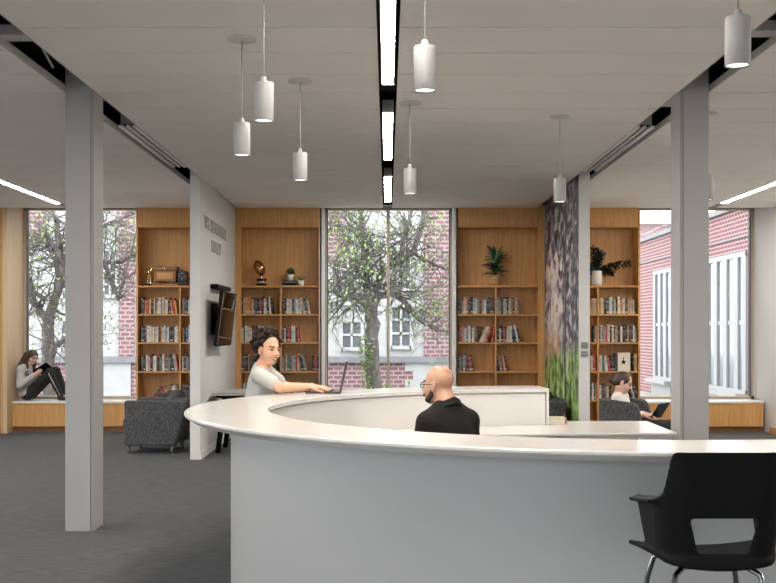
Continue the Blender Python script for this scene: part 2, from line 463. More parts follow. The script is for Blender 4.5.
left_open = [(-3.2, 1.2, .5, 3.0), (2.2, 6.6, .5, 3.0), (7.6, 12.0, .5, 3.0)]
rear_added_open = [(-8.2, -4.6, .4, 3.1), (-3.6, .0, .4, 3.1), (1.0, 4.6, .4, 3.1)]
wall_open('wall_left', X0 - .12, X0, YF, YW, 4.0, left_open, M['paint'], 'Y')
wall_open('wall_rear', X0 - .2, X1 + .2, YF - .12, YF, 4.0, rear_added_open, M['paint'], 'X')
struct('baseboard_right', MB().box(X1 - .03, X1, YF, YB - .02, 0, .10), M['oak'])
struct('trim_4', MB().box(X0, X1, YB + .02, YW, 3.50, 3.56), M['paint'])   # head of the window recess
# side reveals of the window recesses
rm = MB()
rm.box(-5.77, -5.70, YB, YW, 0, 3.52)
struct('trim_5', rm, M['oak_glare'])
rm = MB()
rm.box(-1.02, -.97, YB, YW, 0, 3.52).box(1.015, 1.06, YB, YW, 0, 3.52)
struct('trim_6', rm, M['paint'])

def window(name, x0, x1, z0, z1, y, mull, fw=.045):
    r = bpy.data.objects.new(name, None); C.objects.link(r); r.location = ((x0 + x1) / 2, y, z0); r['kind'] = 'structure'
    f = MB()
    for a, b, za, zb in ((x0, x0 + fw, z0, z1), (x1 - fw, x1, z0, z1), (x0, x1, z0, z0 + fw), (x0, x1, z1 - fw, z1)):
        f.box(a, b, y - .06, y + .06, za, zb)
    for m in mull: f.box(m - .024, m + .024, y - .11, y + .06, z0, z1)
    f.build('window_frame', M['alu'], r, world=True)
    g = MB()
    for a, b in ((x0 + fw, x0 + fw + .012), (x1 - fw - .012, x1 - fw)): g.box(a, b, y - .04, y + .04, z0 + fw, z1 - fw)
    g.build('glazing_gasket', M['alu_dark'], r, world=True)
    MB().box(x0 + fw, x1 - fw, y - .006, y + .006, z0 + fw, z1 - fw).build('window_pane', M['glass'], r, world=True)
    return r
window('window_1', -5.70, -3.70, .47, 3.48, YW + .06, [])
window('window_2', -.985, 1.03, .47, 3.48, YW + .06, [.018])
window('window_3', 3.70, 5.752, .47, 3.48, YW + .06, [])
n = 4
for a, b, za, zb in left_open:
    r = bpy.data.objects.new('window_%d' % n, None); C.objects.link(r); r.location = (X0, (a + b) / 2, za); r['kind'] = 'structure'; n += 1
    f = MB()
    for ya, yb, z_0, z_1 in ((a, a + .05, za, zb), (b - .05, b, za, zb), (a, b, za, za + .05), (a, b, zb - .05, zb), ((a + b) / 2 - .03, (a + b) / 2 + .03, za, zb)):
        f.box(X0 - .1, X0 - .02, ya, yb, z_0, z_1)
    f.build('window_frame', M['alu'], r, world=True)
    MB().box(X0 - .066, X0 - .054, a + .05, b - .05, za + .05, zb - .05).build('window_pane', M['glass'], r, world=True)
for a, b, za, zb in rear_added_open:
    window('window_%d' % n, a, b, za, zb, YF - .06, [(a + b) / 2]); n += 1  # unseen windows behind the camera, added to let daylight in

# structural pillars in two-piece casing
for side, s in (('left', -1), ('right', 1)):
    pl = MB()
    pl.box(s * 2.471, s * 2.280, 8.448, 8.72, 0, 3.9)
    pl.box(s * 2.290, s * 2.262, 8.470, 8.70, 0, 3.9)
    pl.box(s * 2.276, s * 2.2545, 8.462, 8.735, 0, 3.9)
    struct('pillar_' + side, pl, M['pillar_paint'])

# short partition walls with the lettering (left) and the mural (right)
def quadwall(name, pts, m, z1=3.46):
    w = MB().prism(pts, 0, z1, 'Z'); return struct(name, w, m)
quadwall('wall_partition_left', [(-2.355, 13.15), (-2.232, 13.15), (-2.275, YB), (-2.37, YB)], M['paint'])
quadwall('wall_partition_right', [(2.295, 13.15), (2.425, 13.15), (2.45, YB), (2.365, YB)], M['paint'])
def lwx(y): return -2.232 - .043 * (y - 13.15) / 3.35
def rwx(y): return 2.295 + .07 * (y - 13.15) / 3.35
struct('baseboard_left', MB().prism([(-2.232, 13.155), (-2.220, 13.155), (-2.263, YB - .02), (-2.275, YB - .02)], 0, .085, 'Z'), M['paint'])

# ------------------------------------------------------------------ window seats
def window_seat(label, x0, x1):
    t = thing('window_seat', label, 'bench', ((x0 + x1) / 2, (YB + YW) / 2, 0), 0, 'built-in window seats')
    yb = YB + .22
    MB().box(x0, x1, yb - .012, YW, .437, .47).build('seat_top', M['sill'], t, world=True, bevel=.004)
    MB().box(x0 + .002, x1 - .002, yb + .005, yb + .03, .085, .436).build('front_panel', M['oak'], t, world=True, bevel=.002)
    MB().box(x0 + .002, x1 - .002, yb + .06, yb + .08, 0, .085).build('kick_board', M['oak_dark'], t, world=True)
    return t
window_seat('built-in oak window seat the girl in the grey hoodie sits on', -5.698, -3.785)
window_seat('built-in oak window seat below the tall centre window', -.968, 1.013)
window_seat('built-in oak window seat right of the right-hand pillar', 3.805, 5.725)

# ------------------------------------------------------------------ bookcases
SH = [2.217, 1.792, 1.368, .932, .505, .085]      # upper faces of the shelves
def bookcase(label, x0, x1, xd, fl=.028, fr=.028, dep=.37):
    t = thing('bookcase', label, 'bookcase', ((x0 + x1) / 2, YB + dep / 2, 0), 0, 'tall built-in oak bookcases')
    top = 3.4425
    MB().box(x0, x0 + fl, YB, YB + dep, 0, top).build('side_panel', M['oak'], t, world=True, bevel=.002)
    MB().box(x1 - fr, x1, YB, YB + dep, 0, top).build('side_panel', M['oak'], t, world=True, bevel=.002)
    MB().box(x0 + fl, x1 - fr, YB + dep - .02, YB + dep, .06, top).build('back_panel', M['oak'], t, world=True)
    MB().box(x0 + fl + .004, x1 - fr - .004, YB + .004, YB + .03, 3.125, top).build('header_panel', M['oak'], t, world=True, bevel=.002)
    MB().box(x0 + fl, x1 - fr, YB + .002, YB + dep - .02, 3.095, 3.12).build('header_board', M['oak'], t, world=True)
    for i, z in enumerate(SH):
        MB().box(x0 + fl, x1 - fr, YB + .003, YB + dep - .02, z - .024, z).build('shelf', M['oak'], t, world=True, bevel=.002)
        if i:
            MB().box(xd - .011, xd + .011, YB + .006, YB + dep - .02, z, SH[i - 1] - .024).build('divider', M['oak'], t, world=True)
    MB().box(x0 + fl, x1 - fr, YB + .05, YB + .07, 0, .061).build('kick_board', M['oak_dark'], t, world=True)
    return t
def bx(px): return (px - CX) * YB / F
BC = {
 'A': dict(x0=bx(136), x1=-2.375, xd=bx(179.8), nm='bookcase behind grey armchair'),
 'B': dict(x0=-2.273, x1=bx(321.6), xd=bx(280.7), nm='bookcase with football trophy'),
 'C': dict(x0=bx(456), x1=2.363, xd=bx(495.8), nm='bookcase with basket plant'),
 'D': dict(x0=2.452, x1=bx(640.2), xd=bx(598.3), nm='bookcase behind seated reader'),
}
bookcase('tall oak bookcase behind the grey armchair, holding a carved wooden box', BC['A']['x0'], BC['A']['x1'], BC['A']['xd'])
bookcase('tall oak bookcase with a football trophy and two small potted plants on top', BC['B']['x0'], BC['B']['x1'], BC['B']['xd'], fl=.085)
bookcase('tall oak bookcase with one green plant in a straw basket, beside the mural', BC['C']['x0'], BC['C']['x1'], BC['C']['xd'], fr=.10)
bookcase('tall oak bookcase behind the woman with the tablet, dark plant on top', BC['D']['x0'], BC['D']['x1'], BC['D']['xd'])
bookcase('oak bookcase cut off by the left picture edge', -7.2, -5.775, -6.48)

# ------------------------------------------------------------------ reception desk
CC = Vector((1.377, 6.853, 0)); RO, RI, RW = 2.598, 2.105, 2.3266; DT = 1.0675
def sector(mb, sec, a0, a1, n=220, mi=0):
    """sweep a (radius, height) outline about the desk's centre"""
    vs = []; fs = []; m = len(sec)
    for i in range(n + 1):
        a = math.radians(a0 + (a1 - a0) * i / n)
        for r, z in sec: vs.append((CC.x + r * math.cos(a), CC.y + r * math.sin(a), z))
    for i in range(n):
        for k in range(m):
            k2 = (k + 1) % m; fs.append((i * m + k, i * m + k2, (i + 1) * m + k2, (i + 1) * m + k))
    fs.append(tuple(reversed(range(m)))); fs.append(tuple(n * m + k for k in range(m)))
    return mb.add(vs, fs, mi)
desk = thing('reception_desk', 'large round white reception desk with a stone top around the seated man', 'desk', (CC.x, CC.y, 0))
A0, A1 = 92, 322
sector(MB(), [(RI, DT - .03), (RO - .045, DT - .045), (RO - .008, DT - .022), (RO, DT - .016), (RO, DT - .006), (RO - .006, DT), (RI + .004, DT), (RI, DT - .004)], A0, A1).build('countertop', M['stone'], desk, world=True)
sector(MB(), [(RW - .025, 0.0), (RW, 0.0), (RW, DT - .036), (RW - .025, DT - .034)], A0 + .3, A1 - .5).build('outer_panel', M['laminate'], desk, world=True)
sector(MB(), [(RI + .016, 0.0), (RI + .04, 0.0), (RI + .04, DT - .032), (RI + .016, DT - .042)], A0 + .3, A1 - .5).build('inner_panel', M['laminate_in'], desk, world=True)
e = math.radians(A0 + .15)
ep = MB()
d_ = Vector((math.cos(e), math.sin(e), 0)); t_ = Vector((-math.sin(e), math.cos(e), 0))
pts = [CC + d_ * (RI + .004), CC + d_ * (RO - .03), CC + d_ * (RO - .03) - t_ * .022, CC + d_ * (RI + .004) - t_ * .022]
ep.prism([(p.x, p.y) for p in pts], 0, DT - .001, 'Z')
ep.build('end_panel', M['laminate_in'], desk, world=True, bevel=.004)
WS = .771
arc = [(CC.x + (RI + .014) * math.cos(math.radians(a)), CC.y + (RI + .014) * math.sin(math.radians(a))) for a in range(92, 139, 2)]
ws = [(-.02, 8.12), (.35, 8.125), (.9, 8.16), (1.5, 8.225), (2.185, 8.29), (2.215, 9.37), (1.335, 9.37), (1.335, arc[0][1])] + arc
MB().prism(ws, WS - .018, WS, 'Z').build('work_surface', M['stone'], desk, world=True, bevel=.003)
apr = [(.36, 8.16), (.9, 8.19), (1.5, 8.255), (2.15, 8.32), (2.175, 9.33), (1.36, 9.33), (1.34, 9.0), (.9, 8.6)]
MB().prism(apr, WS - .045, WS - .024, 'Z').build('drawer_apron', M['laminate_in'], desk, world=True)
MB().box(2.13, 2.165, 8.36, 9.32, 0, WS - .045).build('side_support', M['laminate_in'], desk, world=True)
MB().box(1.49, 1.53, 8.30, 8.9, .05, WS - .045).build('bracket', M['alu'], desk, world=True)

# ------------------------------------------------------------------ lamps and ceiling fittings
def linear_lamp(label, x, y0, y1, w=.083, drop=.0):
    t = thing('linear_lamp', label, 'ceiling lamp', (x, (y0 + y1) / 2, CEIL), 0, 'linear ceiling lamps')
    z = CEIL - drop
    hs = MB(); hs.box(x - w / 2 - .006, x - w / 2, y0, y1, z, z + .105).box(x + w / 2, x + w / 2 + .006, y0, y1, z, z + .105).box(x - w / 2, x + w / 2, y0, y1, z + .02, z + .105)
    hs.box(x - w / 2 - .006, x + w / 2 + .006, y0 - .02, y0, z, z + .105).box(x - w / 2 - .006, x + w / 2 + .006, y1, y1 + .02, z, z + .105)
    hs.build('housing', M['grey_metal'], t, world=True)
    MB().box(x - w / 2, x + w / 2, y0, y1, z + .004, z + .018).build('diffuser', M['lamp_strip'], t, world=True)
    return t
linear_lamp('long white strip lamp in the centre ceiling slot, nearest and longest', .006, 2.6, 8.24)
linear_lamp('short white strip lamp in the centre slot, second from the window', .008, 9.3, 11.88)
linear_lamp('short white strip lamp in the centre slot, closest to the window', .010, 13.15, 15.75)
linear_lamp('slanting white strip lamp in the left ceiling bay', -4.775, 3.0, 15.95)
linear_lamp('slanting white strip lamp in the right ceiling bay', 4.86, 3.0, 15.92)

def air_diffuser(label, x0, x1, y0, y1):
    t = thing('air_diffuser', label, 'air vent', ((x0 + x1) / 2, (y0 + y1) / 2, CEIL), 0, 'slot air diffusers')
    w = x1 - x0; z = CEIL + .012
    MB().box(x0 + .02, x1 - .02, y0 + .02, y1 - .02, z + .03, z + .16).build('plenum_box', M['fascia'], t, world=True)
    for k in range(3):
        a = x0 + w * k / 3 + (.0 if k == 0 else .018); b = x0 + w * (k + 1) / 3 - (.0 if k == 2 else .018)
        MB().box(a, b, y0, y1, z, z + .02).build('blade', M['vent_white'], t, world=True)
    MB().box(x0 + .004, x1 - .004, y0 + .02, y1 - .02, z + .022, z + .03).build('backing', M['plenum'], t, world=True)
    return t
air_diffuser('slotted air vent in the ceiling gap left of the pendants', -2.445, -2.275, 10.0, 12.5)
air_diffuser('slotted air vent in the ceiling gap beside the right-hand pillar', 2.275, 2.445, 10.05, 12.8)

def pendant_mesh():
    t = thing('pendant_lamp', None, 'pendant lamp', (0, 0, 0), 0, 'white cylinder pendant lamps')
    z0 = 2.645 - CEIL                       # underside of the shade, measured from the ceiling
    MB().lathe([(.0, -.001), (.088, -.001), (.092, -.005), (.088, -.012), (.02, -.014), (.0, -.014)][::-1], n=32).build('canopy', M['canopy'], t)
    MB().tube([(0, 0, -.012), (0, 0, z0 + .235)], .0045, 8).build('cord', M['white_metal'], t)
    MB().lathe([(.045, z0 + .006), (.051, z0), (.053, z0 + .002), (.053, z0 + .2), (.051, z0 + .204), (.016, z0 + .206), (.016, z0 + .232), (.012, z0 + .236), (0, z0 + .236)], n=32).build('shade', M['white_metal'], t)
    MB().lathe([(.0, z0 + .006), (.045, z0 + .006), (.045, z0 + .012), (0, z0 + .012)], n=32).build('lamp_disc', M['lamp_disc'], t)
    return t
PEND = [(-.916, 6.94, 'white cylinder pendant lamp, furthest left of the group'),
        (-.652, 5.81, 'white cylinder pendant lamp hanging second from left, its ceiling plate out of the picture'),
        (-.640, 8.10, 'white cylinder pendant lamp, third from left, above the smiling woman'),
        (.1755, 5.08, 'large white cylinder pendant lamp just right of the centre strip lamp'),
        (.186, 8.886, 'small white cylinder pendant lamp directly above the bald man'),
        (1.485, 9.45, 'white cylinder pendant lamp in front of the mural wall'),
        (1.467, 4.60, 'largest white cylinder pendant lamp, high in the right top corner'),
        (2.705, 9.3, 'white cylinder pendant lamp half hidden behind the right-hand pillar')]
p0 = pendant_mesh()
for i, (x, y, lb) in enumerate(PEND):
    o = p0 if i == 0 else dup(p0, (0, 0, 0))
    o.location = (x, y, CEIL); o['label'] = lb
    L = bpy.data.lights.new('pendant_beam', 'SPOT'); L.energy = SPOT; L.spot_size = math.radians(115); L.spot_blend = .9; L.shadow_soft_size = .04; L.color = (1, .93, .83)
    lo = bpy.data.objects.new('pendant_beam', L); C.objects.link(lo); lo.location = (x, y, 2.645 - .004)

# ------------------------------------------------------------------ lettering on the left partition, screen, soundbar, table
def text_mesh(txt, size, depth=.004, xs=1.0):
    cu = bpy.data.curves.new('letters', 'FONT'); cu.body = txt; cu.size = size; cu.extrude = depth; cu.align_x = 'CENTER'
    o = bpy.data.objects.new('letters', cu); C.objects.link(o)
    bpy.context.view_layer.update()
    me = bpy.data.meshes.new_from_object(o.evaluated_get(bpy.context.evaluated_depsgraph_get()))
    bpy.data.objects.remove(o); bpy.data.curves.remove(cu)
    for v in me.vertices: v.co.x *= xs
    return me
def islands(me):
    """one mesh per connected letter"""
    par = list(range(len(me.vertices)))
    def find(i):
        while par[i] != i: par[i] = par[par[i]]; i = par[i]
        return i
    for p in me.polygons:
        r = find(p.vertices[0])
        for v in p.vertices: par[find(v)] = r
    # text meshes keep front, back and side faces apart: join vertices that share a place
    seen = {}
    for v in me.vertices:
        k = (round(v.co.x, 4), round(v.co.y, 4))
        if k in seen: par[find(v.index)] = find(seen[k])
        else: seen[k] = v.index
    out = {}
    for p in me.polygons: out.setdefault(find(p.vertices[0]), []).append(p)
    res = []
    for ps in out.values():
        idx = {}; vs = []; fs = []
        for p in ps:
            f = []
            for v in p.vertices:
                if v not in idx: idx[v] = len(vs); vs.append(tuple(me.vertices[v].co))
                f.append(idx[v])
            fs.append(f)
        m = bpy.data.meshes.new('letter'); m.from_pydata(vs, [], fs); m.materials.append(M['letters']); res.append(m)
    return res
wr = math.atan2(3.35, -.043)
for body, px_c, yc, h, xs in (('THE HENNINGER', 217.0, 228.5, .17, 1), ('FAMILY', 217.5, 248, .17, 1)):
    yy = 14.41 if body != 'FAMILY' else 14.45
    me = text_mesh(body, .225, .006, 1.14)
    me.materials.append(M['letters'])
    zc = EYE + (HY - yc) * yy / F
    o = bpy.data.objects.new('wall_lettering', None); C.objects.link(o)
    o.matrix_world = Matrix.Translation((lwx(yy) + .007, yy, zc - .08)) @ Matrix.Rotation(wr, 4, 'Z') @ Matrix.Rotation(PI / 2, 4, 'X')
    tag(o, 'raised grey wall lettering, upper longer line of the name' if body != 'FAMILY' else 'raised grey wall lettering, shorter second line', 'sign', 'raised wall letters')
    for isl in islands(me): link('letter', isl, o)

tv = thing('television', 'black wall television tilted down, reflecting the bookshelves', 'television', (-2.062, 14.2, 1.69))
tilt = Matrix.Rotation(math.radians(6.5), 3, 'Y')
def tb(x0, x1, y0, y1, z0, z1): return MB().box(x0, x1, y0, y1, z0, z1, rot=tilt, piv=(0, 0, 0))
tb(-.045, 0, -.61, .61, -.345, .345).build('casing', M['black'], tv, bevel=.006)
tb(0, .003, -.598, .598, -.325, .333).build('screen', M['tv'], tv)
MB().box(-.176, -.161, -.25, .25, -.2, .2).box(-.161, -.04, -.06, .06, -.1, .1).build('wall_bracket', M['black'], tv)
sb = thing('soundbar', 'slim black box on the wall above the television', 'speaker', (lwx(14.5), 14.5, 2.1))
MB().box(.004, .105, -.55, .62, -.022, .035).build('case', M['black'], sb, bevel=.012)
MB().box(.0, .02, -.1, .1, -.02, .02).build('bracket', M['black'], sb)

tb_ = thing('side_table', 'grey table with slanted black legs below the television', 'table', (-1.86, 14.2, 0))
MB().box(-.33, .34, -.42, .45, .725, .765).build('tabletop', M['tabletop'], tb_, bevel=.006)
MB().box(-.30, .30, -.34, .37, .69, .725).build('frame', M['black'], tb_)
for sx, sy in ((-1, -1), (1, -1), (-1, 1), (1, 1)):
    MB().tube([(sx * .19, sy * .28, .70), (sx * .275, sy * .33, 0.0)], [.042, .034], 6).build('leg', M['black'], tb_)

# ------------------------------------------------------------------ mural and plaques on the right partition
def mural_mat():
    m, nt, b = newmat('forest_mural_print')
    b.inputs['Roughness'].default_value = .55
    L = nt.links
    def N(t): return nt.nodes.new(t)
    def noise(scale, stretch, detail=4):
        mp = N('ShaderNodeMapping'); mp.inputs['Scale'].default_value = stretch
        n = N('ShaderNodeTexNoise'); n.inputs['Scale'].default_value = scale; n.inputs['Detail'].default_value = detail
        L.new(tc.outputs['Object'], mp.inputs['Vector']); L.new(mp.outputs['Vector'], n.inputs['Vector']); return n.outputs['Fac']
    def ramp(f, stops):
        r = N('ShaderNodeValToRGB'); L.new(f, r.inputs['Fac']); cr = r.color_ramp
        while len(cr.elements) < len(stops): cr.elements.new(.5)
        for e, (p, c) in zip(cr.elements, stops): e.position = p; e.color = (*c, 1)
        return r.outputs['Color']
    def math_(op, a, b_=None):
        n = N('ShaderNodeMath'); n.operation = op
        for i, v in enumerate((a, b_)):
            if v is None: continue
            if isinstance(v, (int, float)): n.inputs[i].default_value = v
            else: L.new(v, n.inputs[i])
        return n.outputs[0]
    def mix(f, a, b_):
        n = N('ShaderNodeMix'); n.data_type = 'RGBA'; L.new(f, n.inputs['Factor']); L.new(a, n.inputs['A']); L.new(b_, n.inputs['B']); return n.outputs['Result']
    tc = N('ShaderNodeTexCoord'); sp = N('ShaderNodeSeparateXYZ'); L.new(tc.outputs['Object'], sp.inputs[0])
    Y, Z = sp.outputs['Y'], sp.outputs['Z']            # along the wall, up the wall
    def clamp(v):
        n = N('ShaderNodeClamp'); L.new(v, n.inputs[0]); return n.outputs[0]
    # seen at a steep angle, so the print's motifs are broad along the wall
    back = ramp(noise(3, (1, .5, 1.2)), [(.34, (.50, .36, .40)), (.48, (.74, .60, .60)), (.58, (.84, .74, .58)), (.70, (.46, .42, .52))])
    leafy = ramp(noise(9, (1, .42, .8), 9), [(.38, (.025, .025, .028)), (.47, (.13, .12, .135)), (.55, (.27, .25, .30)), (.64, (.60, .55, .60))])
    town = ramp(noise(6, (1, .4, .8), 3), [(.4, (.45, .22, .16)), (.55, (.62, .40, .24)), (.65, (.7, .58, .48))])
    grass = ramp(noise(8, (1, .45, .7), 8), [(.34, (.03, .07, .02)), (.46, (.15, .27, .06)), (.56, (.33, .50, .15)), (.68, (.62, .66, .42))])
    dy = math_('MULTIPLY', math_('SUBTRACT', Y, 2.2), 1.15); dz = math_('MULTIPLY', math_('SUBTRACT', Z, 1.92), 1.25)
    wob = math_('MULTIPLY', math_('SUBTRACT', noise(5, (1, .5, .9), 5), .5), 5.0)
    gap = math_('ADD', math_('SUBTRACT', math_('SUBTRACT', .95, math_('MULTIPLY', dy, dy)), math_('MULTIPLY', dz, dz)), wob)
    c = mix(clamp(math_('MULTIPLY', gap, 2.0)), leafy, back)
    tw = math_('MULTIPLY', clamp(math_('MULTIPLY', math_('SUBTRACT', 1.62, Z), 5)), clamp(math_('MULTIPLY', math_('SUBTRACT', Y, 1.5), 3)))
    c = mix(tw, c, town)
    g = math_('ADD', math_('MULTIPLY', math_('SUBTRACT', math_('ADD', 1.42, math_('MULTIPLY', Y, -.06)), Z), 7), math_('MULTIPLY', math_('SUBTRACT', noise(5, (1, .6, 1)), .5), 3))
    c = mix(clamp(g), c, grass)
    bark = ramp(noise(9, (1, .8, .5), 5), [(.35, (.03, .028, .03)), (.6, (.15, .13, .15)), (.75, (.30, .26, .28))])
    sway = math_('MULTIPLY', math_('SUBTRACT', noise(1.2, (1, 0, 1), 3), .5), .5)
    for yc, wd_, z0, z1, col in ((1.10, .10, .45, 3.5, bark), (1.32, .05, .8, 3.2, bark), (.42, .055, .7, 3.4, bark), (.16, .06, .62, 3.4, bark), (2.62, .055, .5, 2.6, town), (.78, .05, 1.05, 1.45, back)):
        off = math_('ABSOLUTE', math_('SUBTRACT', math_('ADD', Y, sway), yc))
        f = math_('MULTIPLY', clamp(math_('MULTIPLY', math_('SUBTRACT', wd_, off), 30)), math_('MULTIPLY', clamp(math_('MULTIPLY', math_('SUBTRACT', Z, z0), 12)), clamp(math_('MULTIPLY', math_('SUBTRACT', z1, Z), 3))))
        c = mix(f, c, col)
    L.new(c, b.inputs['Base Color'])
    return m
mu = MB().prism([(2.291, 13.17), (2.2935, 13.17), (2.361, YB - .05), (2.3585, YB - .05)], .02, 3.44, 'Z')
mo = mu.build('mural', mural_mat(), loc=(2.3, 13.17, 0))
tag(mo, 'wall-high mural of tree trunks and green grass right of the basket plant', 'mural')
for i, (yt, yb_, lb) in enumerate(((342.0, 349.0, 'grey engraved plaque on the partition end, upper one'), (350.8, 357.8, 'grey engraved plaque on the partition end, lower one'))):
    y = 13.148; xa, xb = (580.6 - CX) * y / F, (588.4 - CX) * y / F; za, zb = EYE + (HY - yb_) * y / F, EYE + (HY - yt) * y / F
    t = thing('plaque', lb, 'sign', ((xa + xb) / 2, y, za), 0, 'plaques on the partition end')
    MB().box(xa, xb, y - .006, y, za, zb).build('plate', M['plaque'], t, world=True)
    tx = MB(); h = zb - za
    for k, (wf, th) in enumerate(((.6, .10), (.8, .16), (.74, .14)) if i == 0 else ((.62, .14), (.8, .2))):
        zz = zb - h * (.2 + .27 * k if i == 0 else .26 + .38 * k); xm = (xa + xb) / 2; hw = (xb - xa) * wf / 2
        x = xm - hw; r_ = random.Random(k + i)
        while x < xm + hw:
            w_ = r_.uniform(.008, .018); tx.box(x, min(x + w_, xm + hw), y - .0075, y - .006, zz - h * th / 2, zz + h * th / 2); x += w_ + .003
    tx.build('engraving', M['engraved'], t, world=True)
# ------------------------------------------------------------------ books
COL = {'black': (.014, .013, .014), 'dark grey': (.05, .052, .055), 'grey': (.22, .22, .22), 'white': (.60, .57, .52), 'cream': (.50, .41, .28), 'red': (.42, .035, .03),
       'tan': (.44, .26, .12), 'orange': (.55, .21, .05), 'blue': (.05, .09, .17), 'brown': (.12, .05, .025), 'green': (.08, .16, .09), 'pale blue': (.33, .40, .46), 'yellow': (.62, .44, .12), 'pink': (.55, .25, .26)}
def book_mat(c, band):
    col = COL[c]; m, nt, b = newmat('book_cover_' + c.replace(' ', '_') + ('_banded' if band else ''))
    b.inputs['Roughness'].default_value = .5
    tc = nt.nodes.new('ShaderNodeTexCoord'); sp = nt.nodes.new('ShaderNodeSeparateXYZ'); r = nt.nodes.new('ShaderNodeValToRGB')
    nt.links.new(tc.outputs['Object'], sp.inputs[0]); nt.links.new(sp.outputs['Z'], r.inputs['Fac']); r.color_ramp.interpolation = 'CONSTANT'
    lum = sum(col) / 3
    ink = (.34, .31, .27) if lum < .25 else (.08, .06, .06)
    if c in ('white', 'cream'): ink = random.choice([(.08, .08, .09), (.35, .05, .04), (.07, .12, .2)])
    mid = [.72 * a + .28 * i for a, i in zip(col, ink)]
    stops = [(0, col), (.38, mid), (.62, col), (.82, ink), (.87, col)] if band else [(0, col), (.45, mid), (.50, col), (.56, mid), (.74, col)]
    cr = r.color_ramp
    while len(cr.elements) < len(stops): cr.elements.new(.5)
    for e_, (p, cc) in zip(cr.elements, stops): e_.position = p; e_.color = (*cc, 1)
    nt.links.new(r.outputs['Color'], b.inputs['Base Color']); return m
random.seed(5)
BM = {(c, k): book_mat(c, k) for c in COL for k in (False, True)}
bmsh = MB()
bmsh.box(0, 1, 0, .035, 0, 1).box(0, .11, .035, 1, 0, 1).box(.89, 1, .035, 1, 0, 1).box(.11, .89, .035, .97, .015, .985, mi=1)
BOOK = bmsh.mesh('book', [BM[('black', False)], M['page']])
TAGM = MB().box(.12, .88, -.006, 0, .09, .17).mesh('spine_label', [M['tag']])
ORD = ['first', 'second', 'third', 'fourth', 'fifth', 'sixth', 'seventh', 'eighth', 'ninth', 'tenth', 'eleventh', 'twelfth', 'thirteenth', 'fourteenth', 'fifteenth', 'sixteenth', 'seventeenth', 'eighteenth', 'nineteenth', 'twentieth']
ROW = {1: 'top', 2: 'second', 3: 'third', 4: 'fourth'}
def put_book(x, z, t, h, d, c, band, ry=0.0, tagged=True, y=None):
    o = bpy.data.objects.new('book', BOOK); C.objects.link(o)
    o.material_slots[0].link = 'OBJECT'; o.material_slots[0].material = BM[(c, band)]
    o.location = (x, YB + .035 if y is None else y, z + .0005); o.scale = (t, d, h); o.rotation_euler = (0, ry, 0)
    if tagged: link('spine_label', TAGM, o)
    return o
def trim_label(s):
    return s if len(s.replace(',', '').split()) <= 16 else s.split(' ', 1)[1] if s.startswith(('slim', 'thick')) else s.replace(' book row', ' row')
def row(bc, r, half, pa, pb, cols, lean_last=0, lean_first=0, ang=.2, seed=0, hr=(.205, .262), tr=(.018, .04)):
    """a run of books between two picture columns; the last ones may lean left, or the first ones right"""
    rnd = random.Random(seed * 77 + r * 13 + len(bc) + ord(bc)); xa, xb = bx(pa), bx(pb); z = SH[r]; out = []; x = xa; i = 0
    b = BC[bc]
    while x < xb - .012 and i < 20:
        t = rnd.uniform(*tr); t = min(t, xb - x) if xb - x < t + .012 else t
        c = cols[i % len(cols)]; h = rnd.uniform(*hr); out.append([x, t, h, c]); x += t + .0012; i += 1
    n = len(out); res = []
    lab = lambda k, c, t: '%s%s book, %s from left, %s book row, %s, %s' % ('' if ' ' in c else ('slim ' if t < .024 else 'thick ' if t > .034 else ''), c, ORD[k], ROW[r], half if half == 'right end' else half + ' half', b['nm'])
    x = xa
    for k, (_, t, h, c) in enumerate(out):
        band = rnd.random() < .5; dy = YB + .03 + rnd.uniform(0, .03); d = rnd.uniform(.15, .2); tg = rnd.random() < .55
        if k >= n - lean_last and k > 0:
            if k == n - lean_last: x += out[k - 1][2] * .55 * math.sin(ang)
            o = put_book(x, z, t, h, d, c, band, -ang, tg, dy); x += t / math.cos(ang) + .001
        elif k < lean_first:
            a = ang; x += t / math.cos(a) + .001          # x: the lower right edge the book leans on
            o = put_book(x - t * math.cos(a), z + t * math.sin(a), t, h, d, c, band, a, tg, dy)
            if k == lean_first - 1: x += out[min(k + 1, n - 1)][2] * .75 * math.sin(a)
        else:
            o = put_book(x, z, t, h, d, c, band, 0, tg, dy); x += t + .0012
        tag(o, lab(k, c, t), 'book', 'books, %s row, %s half, %s' % (ROW[r], half, b['nm'])); o['label'] = trim_label(o['label']); res.append(o)
    return res
W_, K_, G_, D_, R_, T_, O_, B_, N_, E_, P_, Y_, CR, PK = 'white', 'black', 'grey', 'dark grey', 'red', 'tan', 'orange', 'blue', 'brown', 'green', 'pale blue', 'yellow', 'cream', 'pink'
# behind the armchair
row('A', 1, 'left', 140.2, 176, [K_, D_, O_, R_, Y_, K_, CR, D_, CR, W_, G_, W_, T_, W_], lean_last=3, ang=.12, seed=1)
row('A', 1, 'right', 181.5, 191, [G_, D_, K_, W_, D_], seed=2)
row('A', 2, 'left', 140.2, 178, [D_, K_, D_, W_, W_, CR, W_, CR, W_, D_, O_, CR, P_, W_], seed=3, hr=(.22, .25))
row('A', 2, 'right', 181.5, 191, [T_, K_, B_, W_, D_], seed=4)
row('A', 3, 'left', 140.2, 176.5, [D_, K_, W_, PK, K_, CR, W_, D_, R_, E_, W_, R_, E_, G_], lean_last=4, ang=.16, seed=5)
row('A', 3, 'right', 181.5, 191, [W_, D_, G_, N_], seed=6)
row('A', 4, 'left', 150, 174, [D_, R_, R_, T_, R_, E_, W_, W_, T_], lean_first=5, ang=.62, seed=7, hr=(.2, .24))
row('A', 4, 'right', 181.5, 190, [N_, D_, K_, G_], seed=8)
